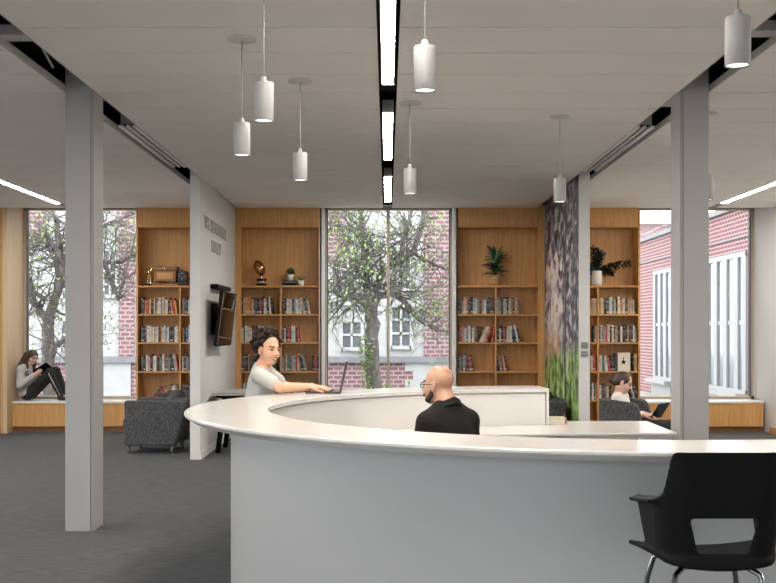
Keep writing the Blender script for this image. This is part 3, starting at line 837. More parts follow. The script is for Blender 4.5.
# with the football trophy
row('B', 1, 'left', 241.3, 272.5, [K_, T_, T_, O_, R_, CR, D_, B_, K_, R_, D_, W_, K_, W_], lean_last=2, ang=.1, seed=9, hr=(.2, .27))
row('B', 1, 'right', 282, 308, [D_, K_, W_, CR, W_, D_, G_, W_, P_, W_, CR], lean_last=4, ang=.2, seed=10)
row('B', 2, 'left', 241.3, 262, [W_, D_, W_, CR, W_, D_, R_, K_, W_], seed=11)
row('B', 2, 'right', 282, 299, [D_, W_, K_, R_, D_, CR, W_, D_, R_], lean_last=1, ang=.12, seed=12)
row('B', 3, 'left', 241.3, 276, [D_, N_, K_, T_, D_, K_, CR, G_, K_, D_, W_], seed=13)
row('B', 3, 'right', 282, 305, [G_, D_, CR, E_, D_, G_, P_, R_, CR, D_, K_], lean_last=3, ang=.22, seed=14)
row('B', 4, 'left', 241.3, 249, [D_, W_, G_, CR], seed=16)
row('B', 4, 'right', 290, 312, [D_, K_, W_, D_, N_, G_, K_, D_], seed=17)
# with the basket plant
row('C', 1, 'left', 457.6, 494, [D_, N_, G_, CR, R_, D_, K_, P_, W_, G_, N_, G_, W_, D_, D_], seed=18)
row('C', 1, 'right', 497, 519.5, [W_, G_, D_, CR, P_, K_, CR, O_, D_, CR, G_], seed=19)
row('C', 2, 'left', 457.6, 478.2, [D_, R_, G_, W_, G_, W_, D_, W_, G_], seed=20)
row('C', 2, 'right', 497, 519, [D_, W_, K_, R_, D_, W_, CR, W_, B_], lean_last=3, ang=.2, seed=22)
row('C', 3, 'left', 457.6, 473.5, [D_, G_, D_, G_, N_, K_, R_], lean_last=2, ang=.14, seed=23)
row('C', 3, 'right', 497, 506.5, [D_, G_, R_, CR, K_, D_], lean_last=4, ang=.14, seed=24)
# books leaning right against the divider, second row of the basket-plant bookcase
for k, (px, c) in enumerate(((483.0, CR), (485.4, W_), (487.6, T_), (489.8, R_))):
    a = .42; t = .026
    pv = bx(486.4) - (3 - k) * .0295                 # lower right edge
    o = put_book(pv - t * math.cos(a), SH[2] + t * math.sin(a), t, .25, .17, c, k % 2 == 0, a, True, YB + .04)
    tag(o, '%s book leaning right, %s of four slanting books, second row, bookcase with basket plant' % (c, ORD[k]), 'book', 'slanting books')
o = put_book(bx(495.0) - .0265 - .022 * math.cos(.11), SH[2] + .022 * math.sin(.11), .022, .235, .16, R_, False, .11, True, YB + .04); tag(o, 'red book leaning against the divider, second row, bookcase with basket plant', 'book')
for k, (px, c) in enumerate(((313.0, K_), (315.4, R_), (317.8, D_))):
    o = put_book(bx(px) - .017, SH[3], .03, .245 - .01 * k, .17, c, k == 1, 0, True); tag(o, '%s book, %s of three at right end, third row, bookcase with football trophy' % (c, ORD[k]), 'book', 'three books at the right end')
# behind the seated reader
row('D', 1, 'left', 591, 597, [T_, T_, CR], seed=25, hr=(.22, .24))
row('D', 1, 'right', 600, 636, [T_, CR, T_, K_, D_, P_, W_, D_, CR, K_, W_, O_, CR, D_, T_], seed=26)
row('D', 2, 'left', 594.5, 597, [D_, CR], seed=27)
row('D', 2, 'right', 600, 637.8, [D_, W_, G_, R_, CR, K_, W_, D_, T_, K_, W_, K_, D_, K_, T_, N_], seed=28, hr=(.23, .27))
row('D', 3, 'left', 591, 596.5, [CR, R_, R_], seed=29)
row('D', 3, 'right', 600, 615, [W_, E_, W_, R_, K_, D_, K_, N_], lean_last=5, ang=.13, seed=30)
row('D', 3, 'right end', 633.5, 638, [K_, T_, D_], seed=31)
row('D', 4, 'left', 591, 597, [D_, W_, K_, CR], seed=32)
row('D', 4, 'right', 600, 612, [W_, D_, N_, G_, CR, K_, D_], seed=33)
row('D', 4, 'right end', 622, 637, [N_, CR, W_, K_, D_, CR, K_], lean_last=4, ang=.3, seed=34)

t = thing('book', 'cream book facing out with a black star cover, third row, bookcase behind seated reader', 'book', (bx(625), YB + .10, SH[3] + .001))
rt = Matrix.Rotation(math.radians(-6), 3, 'X')
MB().box(-.105, .105, -.012, .012, 0, .278, rot=rt, piv=(0, 0, 0)).build('cover', M['cream'], t)
st = [(math.cos(PI / 2 + k * PI / 5) * (.048 if k % 2 == 0 else .02), .135 + math.sin(PI / 2 + k * PI / 5) * (.048 if k % 2 == 0 else .02)) for k in range(10)]
s_ = MB().prism(st, -.0145, -.0115, 'Y'); s_.box(-.008, .008, -.0145, -.0115, .18, .205)
s_.v = [tuple(rt @ Vector(v)) for v in s_.v]
s_.build('cover_star', M['black'], t)
t = thing('book', 'tall dark book standing beside the cream star book', 'book', (bx(617.2), YB + .09, SH[3] + .001))
MB().box(-.018, .018, -.05, .13, 0, .27).build('cover', BM[('dark grey', False)], t)

# ------------------------------------------------------------------ ornaments on the upper shelves
Z1 = SH[0]
y = YB + .17
def ux(px, d=y): return (px - CX) * d / F
t = thing('figure_trophy', 'small golden trophy figure with one raised arm on the upper shelf', 'trophy', (ux(149), y, Z1))
MB().lathe([(.05, 0), (.05, .03), (.042, .035)], n=20).build('base', M['black'], t)
S = SDF((-.09, -.06, .03), (.09, .06, .34), .004)
S.chain([(-.018, 0, .035), (-.02, 0, .10), (-.006, 0, .165)], [.010, .012, .016], .006).chain([(.03, -.01, .035), (.028, 0, .10), (.006, 0, .165)], [.010, .012, .016], .006)
S.chain([(0, 0, .16), (0, 0, .20), (0, 0, .232)], [.018, .024, .018], .006).cap((0, 0, .235), (0, 0, .25), .008, k=.004).ell((0, 0, .264), (.015, .016, .019), k=.003)
S.chain([(.018, 0, .228), (.045, 0, .262), (.040, 0, .315)], [.009, .008, .007], .005).ell((.04, 0, .322), (.014, .012, .014), k=.003)
S.chain([(-.018, 0, .228), (-.045, 0, .20), (-.06, -.01, .235)], [.009, .008, .006], .005)
S.build('figure', M['gold'], t)
t = thing('wooden_chest', 'carved wooden box on a plinth on the upper shelf, beside golden figure', 'box', (ux(166), y, Z1))
MB().box(-.20, .20, -.11, .12, 0, .035).build('plinth', M['box_wood'], t, bevel=.006)
MB().box(-.165, .165, -.085, .10, .065, .235).build('body', M['box_wood'], t, bevel=.006)
MB().box(-.19, .19, -.10, .115, .235, .30).build('lid', M['box_wood'], t, bevel=.014, seg=3)
MB().box(-.12, .12, -.093, -.085, .10, .20).build('front_plate', M['oak'], t, bevel=.002)
orn = MB()
for k, (ox, oz, r_) in enumerate(((0, .268, .014), (-.03, .270, .010), (.03, .270, .010), (-.055, .272, .007), (.055, .272, .007))):
    orn.tube([(ox, -.104, oz), (ox, -.112, oz)], [r_, r_ * .5], 10)
orn.build('ornament', M['silver'], t)
for sx in (-1, 1):
    for sy in (-1, 1): MB().lathe([(.010, .035), (.013, .05), (.009, .066)], cx=sx * .105, cy=sy * .075, n=10).build('foot', M['silver'], t)
for k, (px, hh) in enumerate(((180.6, .232), (183.4, .226), (186.2, .222))):
    o = put_book(ux(px) - .02, Z1, .038, hh, .2, K_, k == 1, 0, False, YB + .06)
    tag(o, 'black book upright on the upper shelf beside the wooden box, %s from left' % ORD[k], 'book', 'black books beside the wooden box')

t = thing('football_trophy', 'bronze football trophy on a black base on the upper shelf', 'trophy', (ux(261.5), y, Z1))
MB().lathe([(.085, 0), (.085, .02), (.072, .03), (.072, .085), (.08, .09), (.08, .11), (.03, .112)], n=32).build('base', M['black_gloss'], t)
MB().lathe([(.0735, .035), (.0735, .08)], n=32).build('silver_band', M['silver'], t)
MB().lathe([(.03, .11), (.014, .13), (.012, .165), (.03, .185)], n=20).build('stem', M['silver'], t)
S = SDF((-.16, -.1, .15), (.12, .1, .42), .006)
ax = np.array((-.42, 0, .9)); ax /= np.linalg.norm(ax); a2 = np.array((0, 1, 0)); a1 = np.cross(a2, ax)
S.ell((-.03, 0, .275), (.078, .078, .122), np.stack([a1, a2, ax], 1), 0); S.cap(np.array((-.03, 0, .275)) + ax * .10, np.array((-.03, 0, .275)) + ax * .122, .012, k=.01)
S.build('football', mat('bronze_metal', (.42, .22, .10), .22, metal=1.0), t)
lc = MB()
for k in range(5): lc.tube([np.array((-.03, -.078, .275)) + ax * (-.04 + .02 * k) + a1 * -.014 + np.array((0, .004, 0)), np.array((-.03, -.078, .275)) + ax * (-.04 + .02 * k) + a1 * .014 + np.array((0, .004, 0))], .003, 6)
lc.build('lacing', M['silver'], t)

t = thing('black_box', 'flat black storage box under the round succulent on the upper shelf', 'box', (ux(290.2), y, Z1))
MB().box(-.112, .112, -.09, .10, .008, .048).build('body', M['black'], t, bevel=.004)
MB().box(-.105, .105, -.085, .09, .052, .085).build('tray', M['black_gloss'], t, bevel=.004)
MB().box(-.108, .108, -.088, .095, .0, .008).box(-.108, .108, -.088, .095, .048, .052).build('band', M['grey_metal'], t)

def leaf(mb, base, d, L, w, droop=.3, n=5, mi=0, up=(0, 0, 1), fold=.15):
    """a pointed, slightly folded leaf blade with a little thickness"""
    base = Vector(base); d = Vector(d).normalized(); sd = d.cross(Vector(up))
    sd = sd.normalized() if sd.length > 1e-3 else Vector((1, 0, 0)); nn = sd.cross(d)
    vs = []; p = base.copy(); dd = d.copy()
    for i in range(n + 1):
        f = i / n; ww = w * math.sin(PI * min(1, .12 + f * .88)) ** .8 * (1 if f < 1 else 0) + .0008
        vs += [p - sd * ww / 2 + nn * ww * fold, p, p + sd * ww / 2 + nn * ww * fold]
        dd = (dd + Vector((0, 0, -droop / n))).normalized(); p = p + dd * L / n
    m = len(vs); vs += [v - nn * .0016 for v in vs]; fs = []
    for i in range(n):
        a = i * 3
        for q in ((a, a + 1, a + 4, a + 3), (a + 1, a + 2, a + 5, a + 4)):
            fs.append(q); fs.append(tuple(reversed([m + k for k in q])))
        fs.append((a, a + 3, m + a + 3, m + a)); fs.append((a + 2, m + a + 2, m + a + 5, a + 5))
    mb.add(vs, fs, mi, True)
rnd = random.Random(3)
t = thing('potted_succulent', 'round grey-green succulent in a white pot standing on black box', 'potted plant', (ux(290.2), y, Z1 + .085))
MB().lathe([(.040, 0), (.052, .09), (.046, .09), (.044, .075), (.0, .075)], n=24).build('pot', M['pot'], t)
lf = MB()
for k in range(70):
    a = rnd.uniform(0, 2 * PI); e = rnd.uniform(-.1, 1.4); d = Vector((math.cos(a) * math.cos(e), math.sin(a) * math.cos(e), math.sin(e)))
    leaf(lf, Vector((0, 0, .11)) + d * .02, d, rnd.uniform(.05, .085), .03, .1, 4)
lf.build('leaves', mat('grey_green_leaf', (.07, .13, .085), .5, var=.3, vscale=40), t)
t = thing('potted_succulent', 'small spiky plant in a plain white cup, right of the black box', 'potted plant', (ux(301.3), y - .02, Z1))
MB().lathe([(.036, 0), (.046, .085), (.041, .085), (.039, .07), (.0, .07)], n=24).build('pot', M['pot'], t)
lf = MB()
for k in range(13):
    a = k * 2.4; e = rnd.uniform(.5, 1.35); leaf(lf, (0, 0, .07), (math.cos(a) * math.cos(e), math.sin(a) * math.cos(e), math.sin(e)), rnd.uniform(.10, .15), .02, .35, 5)
lf.build('leaves', M['leaf_mid'], t)

t = thing('potted_plant', 'bushy green plant with long leaves in a straw basket', 'potted plant', (ux(495), y, Z1))
S = SDF((-.13, -.13, -.01), (.13, .13, .20), .006)
S.ell((0, 0, .065), (.095, .095, .085), k=0).cap((0, 0, .13), (0, 0, .155), .062, .07, .02).cut((0, 0, .0), (0, 0, -1)).cut((0, 0, .165), (0, 0, 1))
S.build('basket', M['basket'], t)
MB().lathe([(.088, .086), (.092, .091), (.088, .096)], n=28).build('rim', M['oak_dark'], t)
rnd = random.Random(8); lf = MB(); stm = MB()
for k in range(52):
    a = rnd.uniform(0, 2 * PI); h0 = rnd.uniform(.17, .46); e = rnd.uniform(-.15, .9) + (h0 - .17) * 1.4
    d = (math.cos(a) * math.cos(e), math.sin(a) * math.cos(e), math.sin(e)); ln = rnd.uniform(.15, .25)
    leaf(lf, (math.cos(a) * .015, math.sin(a) * .015, h0), d, ln, rnd.uniform(.05, .075), .5, 6, mi=0 if k % 3 else 1, fold=.2)
for sx, sy in ((0, 0), (.02, .01), (-.015, .02)): stm.tube([(sx * .5, sy * .5, .14), (sx, sy, .3), (sx * 1.6, sy * 1.4, .5)], [.008, .007, .003], 6)
lf.build('foliage', [M['leaf_dark'], M['leaf_mid']], t); stm.build('stem', M['leaf_dark'], t)

t = thing('potted_plant', 'almost black leafy plant in a tall white vase on upper shelf', 'potted plant', (ux(596.5), y, Z1))
MB().lathe([(.060, 0), (.082, .02), (.088, .09), (.086, .22), (.080, .232), (.074, .23), (.074, .18), (.0, .18)], n=28).build('vase', M['pot'], t)
lf = MB(); stm = MB()
for (dx, dz, ln, curve) in ((.9, .66, .50, -.5), (-.1, 1.0, .40, .0), (.55, .28, .24, -.5), (-.9, .9, .36, -.3), (.2, .8, .3, .1), (-.6, .4, .3, -.4), (.05, .9, .34, -.2)):
    p = Vector((0, 0, .19)); d = Vector((dx, rnd.uniform(-.35, .25), dz)).normalized(); pts = [p.copy()]
    for i in range(9):
        d = (d + Vector((0, 0, curve / 7))).normalized(); p = p + d * ln / 9; pts.append(p.copy())
        if i > 0:
            sd = d.cross(Vector((0, 1, 0))).normalized()
            for s in (-1, 1):
                for q in (-.4, .1, .6): leaf(lf, p - d * rnd.uniform(0, .04), d * rnd.uniform(.5, .9) + sd * s * .8 + Vector((0, q, 0)), rnd.uniform(.07, .10), .055, .2, 4)
    leaf(lf, p, d, .06, .03, .1, 4); stm.tube(pts, [.006] * 5 + [.004] * 5, 6)
lf.build('foliage', M['leaf_black'], t); stm.build('stem', M['leaf_black'], t)

# one thick book lying on the low work surface
t = thing('book', 'thick hardcover book lying on the low white desk surface', 'book', (1.335, 9.09, WS))
MB().box(-.13, .13, -.1, .1, .0, .005).box(-.13, .13, -.1, .1, .050, .055).build('cover', mat('cream_book_cover', (.62, .55, .42), .5), t)
MB().box(-.12, .118, -.094, .094, .005, .050).build('pages', M['page'], t)
sp = MB(); sp.prism([(.118, .0), (.128, .004), (.136, .016), (.138, .028), (.136, .04), (.128, .051), (.118, .055)], -.1, .1, 'Y'); sp.build('spine', mat('red_book_spine', (.42, .12, .10), .5), t)

# ------------------------------------------------------------------ upholstered chairs
def armchair():
    t = thing('armchair', None, 'armchair', (0, 0, 0), 0, 'grey tweed armchairs')
    prof = [(-.337, .10), (-.340, .665), (.455, .665), (.294, .10)]
    for s in (-1, 1): MB().prism(prof, s * .40, s * .285, 'Y').build('arm', M['tweed'], t, bevel=.022, seg=3)
    MB().prism([(-.33, .105), (-.335, .27), (.30, .25), (.28, .105)], -.285, .285, 'Y').build('seat_base', M['tweed'], t, bevel=.012)
    MB().prism([(.10, .255), (.272, .69), (.448, .69), (.300, .11)], -.285, .285, 'Y').build('backrest', M['tweed'], t, bevel=.03, seg=3)
    MB().prism([(-.385, .275), (-.395, .44), (.12, .42), (.10, .26)], -.278, .278, 'Y').build('seat_cushion', M['tweed'], t, bevel=.05, seg=4)
    S = SDF((.0, -.32, .38), (.5, .32, .86), .014)
    u = np.array((.30, 0, .95)); u /= np.linalg.norm(u); v = np.array((0, 1, 0)); w = np.cross(v, u)
    S.ell((.215, -.06, .58), (.105, .20, .20), np.stack([w, v, u], 1), .05).ell((.215, .09, .58), (.105, .19, .20), np.stack([w, v, u], 1), .08)
    S.build('back_cushion', M['cushion'], t)
    for x, y_ in ((-.30, -.33), (.25, -.33), (-.30, .33), (.25, .33)):
        MB().lathe([(.019, 0), (.029, .10), (.0, .105)], cx=x, cy=y_, n=14).build('leg', M['chair_leg'], t)
    return t
a0 = armchair(); a0.location = (-2.95, 14.16, 0); a0['label'] = 'dark grey tweed armchair in front, left of the partition wall'
dup(a0, (-2.885, 15.86, 0), 0, 'dark grey tweed armchair farther back, close to the bookcase with wooden box')
dup(a0, (1.775, 13.98, 0), 0, 'dark grey tweed armchair in front of the forest mural')

def tub_chair():
    t = thing('tub_chair', 'rounded dark grey tub chair the woman with the tablet sits in', 'armchair', (2.60, 11.55, 0), math.radians(-22))
    h = .012; S = SDF((-.45, -.45, .1), (.36, .45, .92), h)
    X, Y, Z = np.meshgrid(*S.ax, indexing='ij', sparse=True)
    r = .36 + .0 * Z - .07 * (1 - np.clip((Z - .16) / .3, 0, 1)) ** 2
    d2 = np.where(X < 0, np.sqrt(X ** 2 + Y ** 2), np.abs(Y)) - r + .045
    top = .81 - .03 * np.clip((X + .15) / .3, 0, 1) - .25 * np.clip((X - .02) / .12, 0, 1) ** 3
    d = np.abs(d2) - .042
    d = np.maximum(d, np.maximum(Z - top, .16 - Z)); d = np.maximum(d, X - .105)
    S.D = d.astype(np.float32)
    S.D = S.D - .012
    S.build('shell', M['tweed'], t)
    S = SDF((-.4, -.4, .1), (.4, .4, .5), .012)
    X, Y, Z = np.meshgrid(*S.ax, indexing='ij', sparse=True)
    d2 = np.where(X < 0, np.sqrt(X ** 2 + Y ** 2), np.maximum(np.abs(Y), 0)) - .265
    S.D = (np.maximum(np.maximum(d2, X - .25), np.maximum(Z - .40, .19 - Z)) - .014).astype(np.float32)
    S.build('seat_cushion', M['tweed'], t)
    for x, y_ in ((-.22, -.2), (-.22, .2), (.16, -.22), (.16, .22)): MB().tube([(x, y_, .19), (x * 1.12, y_ * 1.12, 0)], [.02, .014], 10).build('leg', M['black'], t)
    return t
tub_chair()

# ------------------------------------------------------------------ black bar chair in front of the desk
def bar_chair():
    t = thing('bar_chair', 'black moulded counter chair with a cut-out back at the desk', 'chair', (1.136, 3.93, 0))
    h = .0045; S = SDF((-.34, -.34, .68), (.34, .30, 1.15), h)
    X, Y, Z = np.meshgrid(*[a.astype(np.float32) for a in S.ax], indexing='ij', sparse=True)
    zt = np.clip((Z - .75) / .38, -.2, 1.1)
    yb = -.205 - .055 * zt                                   # the back leans away from the desk
    hw = .198 + .015 * np.clip((Z - .76) / .19, 0, 1.2)       # half width grows with height
    q1 = np.abs(X) - (hw - .10); q2 = (yb + .10) - Y           # rounded U in plan, open towards the desk
    d2 = np.sqrt(np.maximum(q1, 0) ** 2 + np.maximum(q2, 0) ** 2) + np.minimum(np.maximum(q1, q2), 0) - .10
    shell = np.abs(d2) - .0055
    def smin(a, b, k):
        g = np.clip(.5 + .5 * (b - a) / k, 0, 1); return b + (a - b) * g - k * g * (1 - g)
    def smax(a, b, k): return -smin(-a, -b, k)
    wb = .197 - .018 * np.clip((Z - 1.0) / .127, 0, 1)
    qx = np.abs(X) - (wb - .02); qz = Z - (1.132 - .02)
    backr = np.sqrt(np.maximum(qx, 0) ** 2 + np.maximum(qz, 0) ** 2) + np.minimum(np.maximum(qx, qz), 0) - .02
    allow = smin(backr + 0 * Y, (Z - (.956 - .034 * np.clip((Y + .17) / .27, 0, 1))) + 0 * X, .055)
    zs = .728 + .052 * (X / .22) ** 2 + .10 * np.clip((-Y - .10) / .2, 0, 1) ** 2 * 0
    shell = np.maximum(shell, allow)
    shell = np.maximum(shell, zs - Z)
    fr = .12 - .10 * np.clip((.95 - Z) / .2, 0, 1) ** 1.5       # the sides sweep back below the arms
    shell = np.maximum(shell, Y - fr)
    lip = np.maximum(np.maximum(np.abs(Z - (.957 - .034 * np.clip((Y + .17) / .27, 0, 1))) - .0045, np.abs(Y + .03) - .145), np.abs(np.abs(X) - .218) - .026) - .002
    shell = smin(shell, lip, .018)
    hwS = .188 + .050 * np.clip((Y + .15) / .33, 0, 1)
    seatz = .742 + .02 * (X / .24) ** 2 + -.006 * np.clip(Y / .2, 0, 1) - .02 * np.clip((Y - .14) / .08, 0, 1) ** 2
    sq1 = np.abs(X) - (hwS - .06); sq2 = np.abs(Y - .0) - (.215 - .06)
    seat = np.sqrt(np.maximum(sq1, 0) ** 2 + np.maximum(sq2, 0) ** 2) + np.minimum(np.maximum(sq1, sq2), 0) - .06
    seat = np.maximum(seat, np.abs(Z - seatz) - .007)
    body = smin(shell, seat, .03)
    # cut-out at the foot of the back
    hx = .086 + .030 * np.clip((Z - .79) / .115, 0, 1)
    ho1 = np.abs(X) - (hx - .014); ho2 = np.abs(Z - .845) - (.06 - .014)
    hole = np.sqrt(np.maximum(ho1, 0) ** 2 + np.maximum(ho2, 0) ** 2) + np.minimum(np.maximum(ho1, ho2), 0) - .014
    hole = np.maximum(hole + 0 * Y, Y + .12)
    body = smax(body, -hole, .006)
    S.D = np.broadcast_to(body, S.D.shape).astype(np.float32).copy()
    S.build('seat_shell', M['black'], t)
    mp = MB().box(-.12, .12, -.12, .12, .712, .728); mp.build('mounting_plate', M['black'], t, bevel=.004)
    for sx, sy in ((-1, -1), (1, -1), (-1, 1), (1, 1)):
        MB().tube([(sx * .06, sy * .08, .715), (sx * .11, sy * .12, .720), (sx * .145, sy * .155, .70), (sx * .165, sy * .175, .62), (sx * .225, sy * .225, .0)], .0105, 10).build('leg', M['chrome'], t)
    MB().tube([(-.196, -.200, .30), (.196, -.200, .30), (.196, .200, .30), (-.196, .200, .30), (-.196, -.200, .30)], .008, 8).build('footrest', M['chrome'], t)
    return t
bar_chair()
# ------------------------------------------------------------------ people
def nrm(v): v = np.array(v, float); return v / np.linalg.norm(v)
class Head:
    def __init__(s, c, f, u=(0, 0, 1), k=1.0):
        s.c = np.array(c, float); s.f = nrm(f); s.r = nrm(np.cross(s.f, nrm(u))); s.u = np.cross(s.r, s.f); s.k = k
        s.R = np.stack([s.r, s.f, s.u], 1)
    def P(s, x, y, z): return s.c + s.k * (x * s.r + y * s.f + z * s.u)
    def loc(s, p): return (p - s.c) @ s.R / s.k
    def E(s, S, c, r, k=.012, sub=False): S.ell(s.P(*c), np.array(r) * s.k, s.R, k, sub)
    def add(s, S, fem=True):
        E = s.E
        E(S, (0, -.014, .036), (.074, .092, .082), 0); E(S, (0, .018, -.022), (.062, .072, .085), .02)
        E(S, (0, .046, -.090), (.033 if fem else .04, .038, .026), .025)
        E(S, (0, .078, .024), (.045, .016, .012), .014)
        for x in (-1, 1):
            E(S, (x * .034, .060, -.034), (.027, .026, .025), .015)
            E(S, (x * .030, .090, .004), (.016, .012, .010), .006, True)
            E(S, (x * .030, .079, .004), (.015, .013, .012), .004)
            E(S, (x * .077, -.008, -.012), (.010, .021, .033), .008)
        S.cap(s.P(0, .086, .012), s.P(0, .110, -.028), .007 * s.k, .011 * s.k, .01)
        for x in (-1, 1): E(S, (x * .011, .096, -.031), (.009, .011, .008), .006)
        E(S, (0, .080, -.060), (.027, .014, .008), .010); E(S, (0, .080, -.072), (.022, .013, .008), .010)
    def region(s, smile=0.0, beard=False):
        def fn(P):
            q = s.loc(P); x, y, z = q[:, 0], q[:, 1], q[:, 2]; out = np.zeros(len(P), int)
            zz = z + .065 - smile * 9 * x * x
            out[(y > .055) & ((x / .029) ** 2 + (zz / .0125) ** 2 < 1)] = 1
            if smile > 0: out[(y > .055) & ((x / .022) ** 2 + ((zz + .0005) / .0050) ** 2 < 1)] = 2
            ax_ = np.abs(x); out[(y > .05) & (ax_ > .012) & (ax_ < .046) & (np.abs(z - .026 + 3 * (ax_ - .03) ** 2) < .0045)] = 3
            out[(y > .05) & ((ax_ - .030) ** 2 / .015 ** 2 + (z - .004) ** 2 / (.0065 if smile == 0 else .0050) ** 2 < 1)] = 4
            return out
        return fn
    def glasses(s, parent, loc):
        m = MB(); l = np.array(loc)
        def rim(cx):
            return [s.P(cx + .025 * math.copysign(abs(math.cos(a)) ** .5, math.cos(a)), .098 - .006 * abs(math.cos(a)), .002 + .015 * math.copysign(abs(math.sin(a)) ** .5, math.sin(a))) - l for a in np.linspace(0, 2 * PI, 17)]
        for cx in (-.031, .031): m.tube(rim(cx), .0034 * s.k, 6, cap=False)
        m.tube([s.P(-.008, .100, .006) - l, s.P(.008, .100, .006) - l], .0022 * s.k, 6)
        for x in (-1, 1): m.tube([s.P(x * .055, .098, .006) - l, s.P(x * .079, .06, .006) - l, s.P(x * .084, -.005, .006) - l, s.P(x * .083, -.022, -.012) - l], .0024 * s.k, 6)
        return m.build('glasses', M['lens'], parent)

def hand(S, wrist, d, n, side, k=1.0, curl=(.25, .3, .35, .4), spread=.0, thumb_in=.25):
    """palm, four jointed fingers of unequal length and a thumb; d points along the palm, n out of the palm"""
    w = np.array(wrist, float); d = nrm(d); n = np.array(n, float); n = nrm(n - d * (n @ d)); t = np.cross(d, n) * side
    lat = (.030, .010, -.010, -.028); ln = (.070, .078, .072, .056)
    for i in range(4):
        K = w + k * (d * (.088 - .006 * abs(i - 1)) + t * lat[i])
        S.cap(w + k * (d * .012 + t * lat[i] * .6), K, .0145 * k, .0105 * k, .010)
        dd = nrm(d + t * (1.5 - i) * spread); p = K; r = .0095 * k
        for fr in (.44, .31, .25):
            c = curl[i]; dd = nrm(dd * math.cos(c) + n * math.sin(c)); q = p + dd * ln[i] * fr * k
            S.cap(p, q, r, r * .9, .003); p = q; r *= .9
    b = w + k * (d * .022 + t * .024 + n * .006); dd = nrm(d * .75 + t * .65 + n * thumb_in)
    q = b + dd * .042 * k; S.cap(b, q, .0145 * k, .0115 * k, .01)
    dd = nrm(dd + d * .35); q2 = q + dd * .032 * k; S.cap(q, q2, .0112 * k, .0095 * k, .003); S.cap(q2, q2 + nrm(dd + d * .2) * .022 * k, .0098 * k, .008 * k, .003)

def skin_mats(skin, brow): return [skin, M['lip'], M['teeth'], brow, M['eye']]

